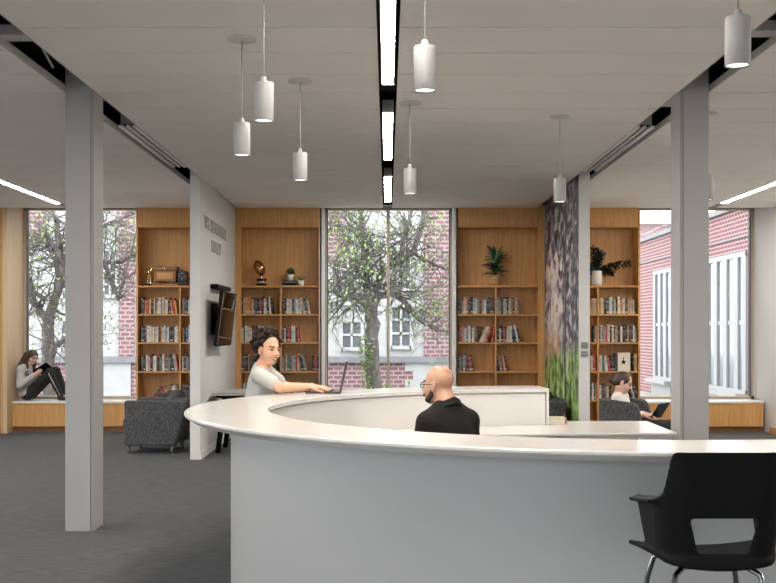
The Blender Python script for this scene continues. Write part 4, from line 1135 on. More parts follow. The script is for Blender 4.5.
# --- woman working at the counter
def woman_desk():
    loc = (-1.03, 8.38, 0.0)
    H = Head((-.896, 8.335, 1.398), (.66, -.75, -.07), (.06, 0, 1), .98)
    S = SDF((-1.30, 7.95, .22), (-.30, 8.90, 1.56), .0048)
    H.add(S)
    nb = (-.942, 8.365, 1.258)
    S.cap(H.P(0, -.032, -.06), nb, .045, .050, .01)
    sR, sL = (-.958, 8.205, 1.213), (-.925, 8.520, 1.213)
    for s_ in (sR, sL): S.cap(nb, s_, .050, .052, .04)
    S.ell((-.955, 8.365, 1.12), (.095, .145, .15), k=.05); S.ell((-.98, 8.375, .96), (.085, .125, .15), k=.06); S.ell((-1.005, 8.38, .83), (.108, .155, .11), k=.06)
    S.chain([sR, (-.785, 8.130, 1.118), (-.585, 8.295, 1.112)], [.047, .037, .025], .02)
    S.chain([sL, (-.80, 8.63, 1.10), (-.575, 8.455, 1.112)], [.047, .037, .025], .02)
    hand(S, (-.585, 8.295, 1.112), (1, .12, -.05), (0, 0, -1), -1, 1.0, (.22, .25, .28, .34), .1)
    hand(S, (-.575, 8.455, 1.112), (1, -.08, -.05), (0, 0, -1), 1, 1.0, (.22, .25, .28, .34), .1)
    for y_ in (8.30, 8.47): S.chain([(-1.03, y_, .80), (-.60, y_ + .02, .80), (-.66, y_ + .02, .36)], [.078, .056, .042], .03); S.chain([(-.66, y_ + .02, .36), (-.55, y_ + .02, .31)], [.035, .028], .02)
    p = S.build('person', skin_mats(M['skin'], M['hair_dark']), None, loc, H.region(1.0))
    tag(p, 'smiling woman with curly hair typing on a laptop at the counter', 'person')
    # t-shirt, trousers, shoes
    S = SDF((-1.25, 7.98, .72), (-.70, 8.78, 1.32), .0065)
    S.cap((-.946, 8.365, 1.246), (-.946, 8.365, 1.247), .060, k=.0)
    for s_ in (sR, sL): S.cap((-.948, 8.365, 1.242), s_, .055, .055, .04)
    S.ell((-.955, 8.365, 1.115), (.106, .152, .155), k=.05); S.ell((-.985, 8.375, .96), (.105, .145, .16), k=.06); S.ell((-1.005, 8.38, .83), (.120, .165, .10), k=.06)
    for s_, e_ in ((sR, (-.785, 8.130, 1.118)), (sL, (-.80, 8.63, 1.10))):
        a = np.array(s_); b = np.array(e_); S.cap(a, a + (b - a) * .60, .055, .056, .02)
    S.cap(np.array(nb) + (.012, -.005, .052), np.array(nb) + (.03, -.01, .12), .060, k=0, sub=True)
    S.build('t_shirt', M['tee'], p, loc)
    lg = MB(); l = Vector(loc)
    lg.box(-.002, .0, -.028, .028, -.018, .018); # small chest print
    lg.v = [tuple(Matrix.Rotation(-.55, 3, 'Z') @ Vector(v) + Vector((-.845, 8.285, 1.125)) - l) for v in lg.v]
    lg.build('shirt_print', M['engraved'], p)
    S = SDF((-1.25, 8.12, .28), (-.45, 8.65, .95), .009)
    S.ell((-1.035, 8.38, .815), (.130, .172, .095), k=.03)
    for y_ in (8.30, 8.47): S.chain([(-1.03, y_, .80), (-.60, y_ + .02, .80), (-.66, y_ + .02, .38)], [.086, .066, .052], .02)
    S.build('trousers', M['blackcloth'], p, loc)
    for y_ in (8.32, 8.49):
        S = SDF((-.78, y_ - .07, .24), (-.44, y_ + .07, .42), .008); S.chain([(-.68, y_, .315), (-.52, y_, .295)], [.045, .036], .02); S.cap((-.665, y_, .34), (-.665, y_, .37), .047, k=.01); S.cut((0, 0, .262), (0, 0, -1)); S.build('shoe', M['shoe'], p, loc)
    # curly hair gathered up
    rnd = random.Random(4); S = SDF((-1.14, 8.14, 1.26), (-.76, 8.54, 1.62), .0055)
    H.E(S, (0, -.030, .050), (.082, .092, .085), 0)
    for i in range(420):
        a = rnd.uniform(0, 2 * PI); e_ = rnd.uniform(-1.0, 1.5); x, y_, z = math.cos(a) * math.cos(e_), math.sin(a) * math.cos(e_), math.sin(e_)
        g_ = rnd.choice((1.0, 1.0, 1.05, 1.14, 1.24)); q = (x * .090 * g_, -.036 + y_ * .108 * g_, .052 + z * .094 * g_)
        if q[1] > .020 and q[2] < .088: continue
        if q[1] > .045: continue
        if q[2] < -.02 and q[1] > -.03: continue
        if q[2] < -.05: continue
        H.E(S, q, [rnd.uniform(.009, .017)] * 3, .002)
    for i in range(110):
        v = nrm([rnd.gauss(0, 1) for _ in range(3)]); q = np.array((0, -.085, .095)) + v * np.array((.065, .06, .052)) * rnd.uniform(.8, 1.2); H.E(S, q, [rnd.uniform(.010, .017)] * 3, .002)
    for i in range(30):
        q = (rnd.uniform(-.06, .06), -.085 + rnd.uniform(-.02, .02), rnd.uniform(-.09, -.02)); H.E(S, q, [rnd.uniform(.011, .018)] * 3, .004)
    H.E(S, (0, .085, -.018), (.066, .076, .080), .004, True)
    for x in (-1, 1): H.E(S, (x * .09, .012, -.014), (.035, .030, .040), .004, True)
    S.build('hair', M['hair_dark'], p, loc)
    return p
woman_desk()
t = thing('bar_stool', 'round stool under the curly-haired woman, behind the round desk', 'stool', (-1.0, 8.38, 0))
MB().lathe([(.0, .675), (.16, .675), (.175, .69), (.175, .715), (.165, .725), (0, .725)], n=28).build('seat', M['black'], t)
for k in range(4):
    a = PI / 4 + k * PI / 2; MB().tube([(math.cos(a) * .11, math.sin(a) * .11, .676), (math.cos(a) * .15, math.sin(a) * .15, 0)], .011, 8).build('leg', M['chrome'], t)
MB().tube([(math.cos(a) * .136, math.sin(a) * .136, .28) for a in np.linspace(0, 2 * PI, 25)], .008, 8, cap=False).build('footrest', M['chrome'], t)

t = thing('laptop', 'open dark laptop on the counter before the smiling woman', 'laptop', (-.475, 8.395, DT))
MB().box(-.135, .125, -.165, .165, .0, .016).build('base', M['laptop'], t, bevel=.004)
kb = MB()
for i in range(5):
    for j in range(12): kb.box(-.06 + i * .026, -.038 + i * .026, -.15 + j * .025, -.129 + j * .025, .016, .0185)
kb.build('keyboard', M['black'], t)
MB().box(-.12, -.07, -.05, .05, .016, .0168).build('touchpad', M['grey_metal'], t)
ls = MB().box(.118, .126, -.165, .165, .012, .245, rot=Matrix.Rotation(math.radians(12), 3, 'Y'), piv=(.122, 0, .012)); ls.build('lid', M['laptop'], t, bevel=.002)
MB().box(.1165, .118, -.155, .155, .022, .236, rot=Matrix.Rotation(math.radians(12), 3, 'Y'), piv=(.122, 0, .012)).build('screen', M['screen'], t)

# --- bald man inside the ring
def man():
    loc = (.38, 6.78, 0.0)
    H = Head((.318, 6.845, 1.203), (-.84, .54, -.04), (0, 0, 1), 1.0)
    f = nrm((-.5, .87, 0)); r = np.array((f[1], -f[0], 0)); R = np.stack([r, f, np.array((0, 0, 1.))], 1)
    def Q(x, y_, z): return np.array((.375, 6.79, 0)) + x * r + y_ * f + np.array((0, 0, z))
    S = SDF((-.25, 6.40, .05), (.85, 7.50, 1.36), .0052)
    H.add(S, False)
    nb = Q(0, .0, 1.092)
    S.cap(H.P(0, -.03, -.055), nb, .060, .064, .02)
    sR, sL = Q(.150, -.005, .980), Q(-.150, -.005, .980)
    for s_ in (sR, sL): S.cap(nb - np.array((0, 0, .03)), s_, .055, .058, .05)
    S.ell(Q(0, .0, .90), (.150, .115, .18), R, .05); S.ell(Q(0, .01, .70), (.15, .11, .18), R, .06); S.ell(Q(0, .0, .55), (.17, .125, .10), R, .05)
    hR, hL = Q(.14, .36, .63), Q(-.14, .36, .63)
    S.chain([sR, Q(.205, .04, .72), hR], [.052, .042, .029], .02); S.chain([sL, Q(-.205, .04, .72), hL], [.052, .042, .029], .02)
    hand(S, hR, f + np.array((0, 0, -.1)), (0, 0, -1), -1, 1.05); hand(S, hL, f + np.array((0, 0, -.1)), (0, 0, -1), 1, 1.05)
    for x in (-.10, .10): S.chain([Q(x, 0, .545), Q(x * 1.3, .43, .54), Q(x * 1.3, .40, .10)], [.085, .062, .045], .03); S.chain([Q(x * 1.3, .38, .09), Q(x * 1.4, .55, .085)], [.038, .032], .02)
    p = S.build('person', skin_mats(M['skin_m'], M['beard']), None, loc, H.region())
    tag(p, 'bald bearded man in a charcoal jacket seated inside the round desk', 'person')
    S = SDF((-.25, 6.40, .50), (.85, 7.40, 1.20), .007)
    for s_ in (sR, sL): S.cap(nb - np.array((0, 0, .024)), s_, .066, .066, .05)
    S.ell(Q(0, -.002, .90), (.168, .135, .185), R, .05); S.ell(Q(0, .01, .72), (.155, .128, .20), R, .06)
    S.chain([sR, Q(.208, .04, .72), Q(.145, .33, .632)], [.066, .058, .045], .025); S.chain([sL, Q(-.208, .04, .72), Q(-.145, .33, .632)], [.066, .058, .045], .025)
    S.build('jacket', M['jacket'], p, loc)
    S = SDF((.1, 6.55, .98), (.65, 7.05, 1.22), .005)      # turned collar, open at the front
    for k in range(-9, 10):
        a = -PI / 2 + k * .22; a2_ = -PI / 2 + (k + 1) * .22
        if k == 9: break
        z0 = 1.125 - .006 * abs(k); z1 = 1.125 - .006 * abs(k + 1)
        S.cap(Q(.070 * math.cos(a), .072 * math.sin(a), z0), Q(.070 * math.cos(a2_), .072 * math.sin(a2_), z1), .012, k=.004)
        S.cap(Q(.075 * math.cos(a), .078 * math.sin(a), z0 - .025), Q(.075 * math.cos(a2_), .078 * math.sin(a2_), z1 - .025), .015, k=.01)
    S.build('collar', M['jacket'], p, loc)
    S = SDF((-.2, 6.55, .10), (.85, 7.45, .68), .009)
    S.ell(Q(0, .0, .55), (.185, .14, .095), R, .03)
    for x in (-.10, .10): S.chain([Q(x, 0, .545), Q(x * 1.3, .43, .54), Q(x * 1.3, .40, .13)], [.095, .073, .06], .02)
    S.build('trousers', M['blackcloth'], p, loc)
    for x in (-.13, .13):
        a, b = Q(x, .36, .06), Q(x * 1.05, .56, .045); S = SDF(np.minimum(a, b) - .08, np.maximum(a, b) + .08, .008); S.cap(a, b, .05, .042, .0); S.cap(Q(x, .39, .08), Q(x, .395, .13), .052, k=.02); S.cut((0, 0, .004), (0, 0, -1)); S.build('shoe', M['shoe'], p, loc)
    S = SDF(H.c - .16, H.c + .16, .004)
    H.E(S, (0, .050, -.086), (.040, .040, .032), 0)
    for x in (-1, 1):
        S.chain([H.P(x * .070, .008, -.030), H.P(x * .062, .018, -.060), H.P(x * .038, .056, -.090)], [.009, .014, .018], .012)
        S.cap(H.P(x * .028, .088, -.066), H.P(x * .004, .096, -.050), .007, .006, .006)
    H.E(S, (0, .094, -.064), (.022, .016, .008), .003, True)
    S.build('beard', M['beard'], p, loc)
    H.glasses(p, loc)
man()
t = thing('office_chair', 'office chair under the bald man, inside the round desk', 'chair', (.40, 6.75, 0), math.atan2(.5, .87))
MB().box(-.22, .22, -.20, .24, .405, .455).build('seat', M['blackcloth'], t, bevel=.02, seg=3)
MB().box(-.19, .19, -.245, -.205, .52, .84).build('backrest', M['blackcloth'], t, bevel=.02, seg=3)
MB().tube([(0, 0, .40), (0, 0, .09)], .025, 12).tube([(0, -.18, .41), (0, -.25, .44), (0, -.255, .60)], .015, 8).build('post', M['chrome'], t)
for k in range(5):
    a = k * 2 * PI / 5; MB().tube([(0, 0, .10), (math.cos(a) * .28, math.sin(a) * .28, .065)], [.022, .014], 8).tube([(math.cos(a) * .28 - .0, math.sin(a) * .28, .03), (math.cos(a) * .28 + .001, math.sin(a) * .28, .0305)], .03, 10).build('foot', M['black'], t)

# --- girl reading on the window seat
def girl():
    loc = (-5.49, 16.960, .47)
    H = Head((-5.455, 16.930, 1.135), (.74, -.60, -.30), (.22, 0, 1), .92)
    S = SDF((-5.69, 16.650, .46), (-4.80, 17.30, 1.30), .0055)
    H.add(S)
    nb = np.array((-5.545, 16.950, 1.005))
    S.cap(H.P(0, -.03, -.06), nb, .044, .05, .02)
    sR, sL = (-5.585, 16.800, .955), (-5.54, 17.100, .965)
    for s_ in (sR, sL): S.cap(nb, s_, .045, .05, .04)
    S.ell((-5.565, 16.950, .86), (.095, .14, .15), k=.05); S.ell((-5.57, 16.950, .70), (.09, .125, .14), k=.06); S.ell((-5.54, 16.950, .565), (.12, .155, .092), k=.05)
    hR, hL = (-5.385, 16.775, .865), (-5.36, 17.060, .89)
    S.chain([sR, (-5.585, 16.725, .705), hR], [.045, .036, .025], .02); S.chain([sL, (-5.50, 17.130, .76), hL], [.045, .036, .025], .02)
    hand(S, hR, (.75, .1, .5), (0, .8, .5), -1, .92, (.3, .3, .3, .35)); hand(S, hL, (.75, -.1, .5), (0, -.8, .5), 1, .92, (.3, .3, .3, .35))
    legs = [((-5.50, 16.880, .565), (-5.165, 16.840, .905), (-5.00, 16.865, .535)), ((-5.50, 17.030, .565), (-5.125, 17.030, .925), (-4.955, 17.020, .535))]
    for a, b, c in legs: S.chain([a, b, c], [.078, .056, .038], .02); S.cap(c, (c[0] + .13, c[1], .508), .034, .028, .02)
    p = S.build('person', skin_mats(M['skin_pale'], M['hair_brown']), None, loc, H.region(.6))
    tag(p, 'girl in grey hoodie and black leggings reading with knees drawn up', 'person')
    S = SDF((-5.72, 16.650, .47), (-5.22, 17.15, 1.08), .007)
    for s_ in (sR, sL): S.cap(nb, s_, .058, .064, .04)
    S.ell((-5.565, 16.950, .86), (.118, .165, .16), k=.05); S.ell((-5.565, 16.950, .70), (.118, .155, .15), k=.06); S.ell((-5.55, 16.950, .575), (.125, .17, .085), k=.05)
    S.chain([sR, (-5.585, 16.725, .705), (-5.41, 16.770, .845)], [.062, .055, .040], .025); S.chain([sL, (-5.50, 17.130, .76), (-5.39, 17.075, .865)], [.062, .055, .040], .025)
    for k in range(-4, 5): S.cap((nb[0] - .055 * math.cos(k * .3), nb[1] + .07 * math.sin(k * .3), nb[2] + .005), (nb[0] - .055 * math.cos(k * .3 + .3), nb[1] + .07 * math.sin(k * .3 + .3), nb[2] + .005), .03, k=.015)
    hood = S.build('hoodie', M['hoodie'], p, loc)
    me = text_mesh('G', .105, .004)
    me.materials.append(M['black'])
    o = link('chest_letter', me, p)
    from mathutils.bvhtree import BVHTree
    hm = hood.data; bv = BVHTree.FromPolygons([v.co + Vector(loc) for v in hm.vertices], [tuple(q.vertices) for q in hm.polygons])
    src = Vector((-4.9, 15.6, 1.05)); hit, nor, _, _ = bv.ray_cast(src, (Vector((-5.512, 16.83, .845)) - src).normalized())
    up = (Vector((0, 0, 1)) - nor * nor.z).normalized(); rx = up.cross(nor)
    mx = Matrix((rx, up, nor)).transposed().to_4x4(); mx.translation = hit - Vector(loc) + nor * .007 + up * .004
    o.matrix_local = mx
    S = SDF((-5.69, 16.700, .46), (-4.88, 17.12, 1.02), .007)
    S.ell((-5.53, 16.950, .560), (.125, .165, .085), k=.03)
    for a, b, c in legs: S.chain([a, b, c], [.086, .064, .045], .015)
    S.build('leggings', M['blackcloth'], p, loc)
    st = MB()
    for a, b, c in legs[:1]:
        q = [np.array(a) + (.05, -.088, .03), np.array(b) + (.0, -.066, -.01), np.array(c) + (.0, -.046, .02)]
        st.tube([np.array(v) - np.array(loc) for v in q[1:]], .006, 6)
    st.build('side_stripe', M['white_stripe'], p)
    for a, b, c in legs:
        S = SDF((c[0] - .09, c[1] - .07, .46), (c[0] + .24, c[1] + .07, .62), .007); S.cap((c[0] - .015, c[1], .515), (c[0] + .145, c[1], .505), .043, .036, .0); S.cap(c, (c[0], c[1], .55), .046, k=.02); S.cut((0, 0, .474), (0, 0, -1)); S.build('shoe', M['shoe'], p, loc)
    S = SDF(H.c - np.array((.30, .24, .44)), H.c + .24, .0065)
    H.E(S, (0, -.018, .036), (.084, .102, .088), 0)
    for x in (-1, 1):
        for j in range(4):
            q = H.P(x * (.062 + .008 * j), -.01 - .03 * j, .02)
            S.chain([q, H.P(x * (.085 + .004 * j), -.015 - .03 * j, -.10), (H.c[0] - .01 - .045 * j - (.05 if x > 0 else 0), H.c[1] + x * -.085, .98 if x > 0 else .94), (H.c[0] + .005 - .05 * j - (.06 if x > 0 else 0), H.c[1] + x * -.095, .93 if x > 0 else .86)], [.022, .026, .024, .010], .02)
    S.chain([H.P(0, -.09, .03), H.P(0, -.105, -.08), (H.c[0] - .17, H.c[1] + .03, .96)], [.05, .05, .03], .03)
    H.E(S, (0, .085, -.030), (.058, .075, .086), .006, True)
    S.build('hair', M['hair_brown'], p, loc)
    H.glasses(p, loc)
girl()
t = thing('tablet', 'black tablet resting against the knees of the girl in the hoodie', 'tablet', (-5.27, 16.925, .80))
MB().box(-.125, .125, -.095, .095, -.005, .006, rot=Matrix.Rotation(math.radians(-33), 3, 'Y') @ Matrix.Rotation(math.radians(-38), 3, 'X'), piv=(0, 0, 0)).build('case', M['black'], t, bevel=.003)
t.location = (-5.275, 16.865, .945)

# --- woman in the tub chair
def reader():
    loc = (2.56, 11.55, 0.0)
    H = Head((2.470, 11.49, 1.000), (.88, -.28, -.40), (.3, 0, 1), .90)
    f = nrm((.927, -.375, 0)); r = np.array((f[1], -f[0], 0)); R = np.stack([r, f, np.array((0, 0, 1.))], 1)
    def Q(x, y_, z): return np.array((2.55, 11.55, 0)) + x * r + y_ * f + np.array((0, 0, z))
    S = SDF((2.25, 11.10, .02), (3.20, 11.90, 1.16), .0055)
    H.add(S)
    nb = Q(.0, -.105, .875)
    S.cap(H.P(0, -.03, -.06), nb, .042, .048, .02)
    sR, sL = Q(.145, -.10, .835), Q(-.145, -.10, .835)
    for s_ in (sR, sL): S.cap(nb, s_, .043, .046, .04)
    S.ell(Q(0, -.10, .74), (.135, .092, .14), R, .05); S.ell(Q(0, -.06, .60), (.125, .09, .12), R, .06); S.ell(Q(0, -.02, .50), (.155, .12, .085), R, .05)
    hR, hL = Q(.085, .150, .665), Q(-.075, .150, .665)
    S.chain([sR, Q(.185, -.07, .63), hR], [.042, .035, .024], .02); S.chain([sL, Q(-.185, -.07, .63), hL], [.042, .035, .024], .02)
    hand(S, hR, f + np.array((0, 0, -.05)), (0, 0, -1), -1, .92); hand(S, hL, f + np.array((0, 0, -.05)), (0, 0, -1), 1, .92)
    legs = [(Q(.085, 0, .50), Q(.11, .42, .545), Q(.11, .45, .11)), (Q(-.085, 0, .50), Q(-.10, .43, .545), Q(-.10, .47, .11))]
    for a, b, c in legs: S.chain([a, b, c], [.078, .058, .038], .02); S.cap(c + np.array((0, 0, -.03)), c + f * .14 + np.array((0, 0, -.055)), .034, .026, .02)
    p = S.build('person', skin_mats(M['skin_pale'], M['hair_brown']), None, loc, H.region())
    tag(p, 'woman in off-white sweater and glasses typing in the tub chair', 'person')
    S = SDF((2.22, 11.05, .46), (3.0, 11.95, .96), .007)
    for s_ in (sR, sL): S.cap(nb - np.array((0, 0, .01)), s_, .054, .060, .04)
    S.ell(Q(0, -.10, .74), (.152, .108, .145), R, .05); S.ell(Q(0, -.06, .60), (.145, .108, .13), R, .06)
    S.chain([sR, Q(.185, -.07, .63), Q(.088, .115, .66)], [.060, .052, .036], .025); S.chain([sL, Q(-.185, -.07, .63), Q(-.082, .115, .66)], [.060, .052, .036], .025)
    S.cap(nb + f * .05 + np.array((0, 0, .02)), nb + f * .12 + np.array((0, 0, -.05)), .04, .025, 0, True); S.cap(nb, nb + np.array((.02, 0, .1)), .05, k=0, sub=True)
    S.build('sweater', M['sweater'], p, loc)
    S = SDF((2.3, 11.1, .12), (3.2, 11.95, .68), .008)
    S.ell(Q(0, -.02, .50), (.165, .13, .085), R, .03)
    for a, b, c in legs: S.chain([a, b, c], [.087, .068, .05], .015)
    S.build('trousers', M['blackcloth'], p, loc)
    for a, b, c in legs:
        q = c + f * .15; S = SDF(np.minimum(c, q) - .1, np.maximum(c, q) + .1, .008); S.cap(c - np.array((0, 0, .06)), q - np.array((0, 0, .07)), .044, .036, 0); S.cap(c, c + np.array((0, 0, .02)), .046, k=.02); S.cut((0, 0, .004), (0, 0, -1)); S.build('shoe', M['shoe'], p, loc)
    S = SDF(H.c - .2, H.c + .2, .0055)
    H.E(S, (0, -.022, .028), (.081, .099, .096), 0); H.E(S, (0, -.075, -.03), (.058, .05, .05), .03)
    H.E(S, (0, -.135, -.025), (.042, .038, .042), .02)
    H.E(S, (0, .104, -.030), (.066, .086, .084), .006, True)
    S.build('hair', M['hair_brown'], p, loc)
    H.glasses(p, loc)
    t = thing('tablet', 'black tablet with keyboard cover on the lap of the sweater woman', 'tablet', tuple(Q(.0, .20, .634)), math.radians(-40))
    MB().box(-.10, .08, -.12, .12, .0, .007).build('keyboard_cover', M['black'], t)
    MB().box(.068, .076, -.125, .125, .004, .19, rot=Matrix.Rotation(math.radians(33), 3, 'Y'), piv=(.07, 0, .004)).build('screen', M['screen'], t, bevel=.002)
reader()
# ------------------------------------------------------------------ outside
struct('ground', MB().box(-60, 60, YW + .15, 90, -.5, -.35).box(-60, X0 - .2, -40, YW + .15, -.5, -.35).box(X1 + .2, 60, -40, YW + .15, -.5, -.35).box(X0 - .2, X1 + .2, -40, YF - .2, -.5, -.35), M['pave'])
FY = 25.0
def fx(px): return (px - CX) * FY / F
def fz(py): return EYE + (HY - py) * FY / F
b = thing('stone_building', 'pale stone and red brick building seen through the tall windows', 'building', (-3, FY + 1, -.35))
MB().box(-14, 4.2, FY, FY + .5, -.35, fz(362)).build('lower_brick_wall', M['brick'], b, world=True)
up = MB(); up.box(-14, fx(424), FY + .02, FY + .5, fz(357), 8.0); up.build('upper_stone_wall', M['limestone'], b, world=True)
MB().box(-14, 4.2, FY - .10, FY + .4, fz(362.5), fz(356.5)).build('stone_ledge', M['ledge'], b, world=True)
MB().box(fx(424), 4.2, FY - .04, FY + .5, fz(357), 8.0).build('brick_pier', M['brick'], b, world=True)
MB().box(fx(119), fx(134.5), FY - .04, FY + .5, fz(357), 8.0).build('brick_pier', M['brick'], b, world=True)
MB().box(fx(28), fx(46), FY - .04, FY + .5, fz(240), 8.0).build('brick_pier', M['brick'], b, world=True)
MB().box(fx(322), fx(345), FY - .04, FY + .5, fz(262), 8.0).build('brick_pier', M['brick'], b, world=True)
qn = MB()
for xa, xb, ya, yb_ in ((405, 450, 362, 371), (413, 436, 371, 380), (405, 450, 380, 392)):
    qn.box(fx(xa), fx(xb), FY - .03, FY + .02, fz(yb_), fz(ya))
qn.box(fx(104), fx(131), FY - .03, FY + .02, -.35, fz(362))
qn.build('stone_block', M['limestone'], b, world=True)
def sash(xa, xb, ya, yb_, nx, ny):
    x0, x1, z0, z1 = fx(xa), fx(xb), fz(yb_), fz(ya)
    f = MB(); y0, y1 = FY - .06, FY + .06
    for q in ((x0 - .05, x0 + .03, z0 - .05, z1 + .05), (x1 - .03, x1 + .05, z0 - .05, z1 + .05), (x0, x1, z0 - .05, z0 + .03), (x0, x1, z1 - .03, z1 + .05)): f.box(q[0], q[1], y0, y1, q[2], q[3])
    for i in range(1, nx): xm = x0 + (x1 - x0) * i / nx; f.box(xm - .025, xm + .025, y0 + .01, y1, z0, z1)
    for i in range(1, ny): zm = z0 + (z1 - z0) * i / ny; f.box(x0, x1, y0 + .01, y1, zm - .025, zm + .025)
    o = f.build('window', M['white_paint'], b, world=True)
    g = MB().box(x0, x1, FY - .02, FY + .01, z0, z1); mi = o.matrix_basis
    g.v = [tuple(Vector(v) - b.location) for v in g.v]; g.build('pane', M['old_glass'], o)
for a in ((341.5, 362, 321, 348.5, 2, 2), (391, 411, 306, 347, 2, 3), (341, 362, 258, 303, 3, 4), (391, 411, 246, 290, 3, 4), (62, 84, 320, 349, 2, 2), (62, 84, 256, 300, 3, 4), (104, 117, 250, 296, 2, 4)): sash(*a)
MB().box(fx(57), fx(60), FY - .05, FY, fz(362), fz(356)).build('vent_plate', M['ledge'], b, world=True)

XW = 8.0
b2 = thing('brick_wing', 'red brick wing with tall white windows outside the right-hand window', 'building', (XW + 1, 29, -.35))
RZ = EYE + XW / 2.88
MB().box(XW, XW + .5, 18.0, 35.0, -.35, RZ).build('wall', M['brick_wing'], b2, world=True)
MB().box(XW - .08, XW + .6, 18.0, 35.0, RZ, RZ + .12).build('roof_coping', M['ledge'], b2, world=True)
MB().box(XW - .03, XW + .02, 18.0, 35.0, EYE + XW / 3.80, EYE + XW / 3.80 + .05).build('string_course', M['ledge'], b2, world=True)
def wy(px): return XW * F / (px - CX)
ZT, ZS = EYE + XW / 4.53, EYE - XW / 5.7
for ya, yb_, edges in ((wy(747), wy(707), (746.2, 738, 727, 717.3, 708.6)), (wy(674), wy(654.5), (673, 666.5, 661, 655.8))):
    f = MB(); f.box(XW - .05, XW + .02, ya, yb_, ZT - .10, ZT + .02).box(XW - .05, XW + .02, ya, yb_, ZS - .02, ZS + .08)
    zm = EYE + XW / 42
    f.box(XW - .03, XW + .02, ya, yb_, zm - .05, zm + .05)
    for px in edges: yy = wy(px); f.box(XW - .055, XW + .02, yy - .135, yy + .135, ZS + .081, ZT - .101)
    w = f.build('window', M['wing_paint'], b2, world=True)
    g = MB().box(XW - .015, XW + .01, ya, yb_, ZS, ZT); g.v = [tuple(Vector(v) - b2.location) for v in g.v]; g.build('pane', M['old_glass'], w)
    sl = MB().box(XW - .28, XW + .02, ya - .05, yb_ + .05, ZS - .10, ZS - .0).box(XW - .10, XW + .02, ya, yb_, -.35, ZS - .10)
    sl.build('sill', M['wing_paint'], b2, world=True)
b3 = thing('brick_building', 'distant red brick building with a white roof edge beyond the wing', 'building', (14, 46, -.35))
MB().box(6, 26, 46, 47, -.35, 6.0).build('wall', M['brick'], b3, world=True)
MB().box(5.8, 26.2, 45.8, 47, 6.0, 6.5).build('roof_coping', M['roof_white'], b3, world=True)

def tree(name, label, loc, limbs, seed, levels=4, leaves=900, spread=1.0):
    """limbs: main trunk and boughs as (points, start radius, end radius); twigs and spring leaves grow from them"""
    rnd = random.Random(seed)
    t = thing(name, label, 'tree', loc, 0, 'trees outside the windows'); l = Vector(loc)
    wd = MB(); lf = MB(); tips = []
    def grow(p, d, L, r, lev):
        n = 4; pts = [p.copy()]; rs = [r]
        for i in range(n):
            d = (d + Vector((rnd.gauss(0, .22), rnd.gauss(0, .18), rnd.gauss(.03, .20)))).normalized(); p = p + d * L / n; pts.append(p.copy()); rs.append(max(.0028, r * (1 - .65 * (i + 1) / n)))
        wd.tube(pts, rs, 5 if lev > 1 else 4, cap=False)
        if lev <= 0: tips.append((pts[-1], d)); tips.append((pts[2], d)); return
        for i in range(rnd.randint(2, 3)):
            k = rnd.randint(1, n); q = pts[k]
            a = Vector((rnd.gauss(0, 1), rnd.gauss(0, .8), rnd.gauss(.1, .8))).normalized()
            grow(q.copy(), (d * .55 + a * .85).normalized(), L * rnd.uniform(.5, .75), rs[k] * .62 + .0015, lev - 1)
    for pts, r0, r1, tw in limbs:
        P = [Vector(p) - l for p in pts]
        # smooth the bough and give it a gnarled line
        Q = []
        for i in range(len(P) - 1):
            for s in range(4):
                f = s / 4; Q.append(P[i].lerp(P[i + 1], f) + Vector((rnd.gauss(0, .012), rnd.gauss(0, .02), rnd.gauss(0, .012))))
        Q.append(P[-1]); R = [r0 + (r1 - r0) * (i / (len(Q) - 1)) ** .8 for i in range(len(Q))]
        wd.tube(Q, R, 10)
        for i in range(2, len(Q)):
            for _ in range(tw):
                d = (Q[min(i + 1, len(Q) - 1)] - Q[i - 1]).normalized(); a = Vector((rnd.gauss(0, 1), rnd.gauss(0, .8), rnd.gauss(.15, .8))).normalized()
                if rnd.random() < .60: grow(Q[i].copy(), (d * .4 + a).normalized(), rnd.uniform(.5, 1.05) * spread, max(.008, R[i] * .34), levels - 1 - (rnd.random() < .4))
    if name and seed == 11:      # ivy on the lower trunk
        for k in range(240):
            f = rnd.random(); p = Vector(tp(374.5, 429)).lerp(Vector(tp(370, 335)), f) - l; a = rnd.uniform(PI * .75, PI * 1.6)
            leaf(lf, p + Vector((math.cos(a), math.sin(a), 0)) * .17, (math.cos(a), math.sin(a), rnd.gauss(.2, .5)), rnd.uniform(.06, .10), .055, .3, 2)
    wd.build('trunk', M['bark'], t)
    rnd.shuffle(tips)
    for p, d in (tips * 3)[:leaves]:
        p = p + Vector((rnd.gauss(0, .05), rnd.gauss(0, .05), rnd.gauss(0, .05)))
        a = Vector((rnd.gauss(0, 1), rnd.gauss(0, 1), rnd.gauss(.2, 1)))
        leaf(lf, p, a, rnd.uniform(.06, .10), rnd.uniform(.035, .055), .2, 2)
    lf.build('foliage', M['leaf_spring'], t)
    return t
TY = 20.6
def tp(px, py, dy=0.0): return at(px, py, TY + dy)
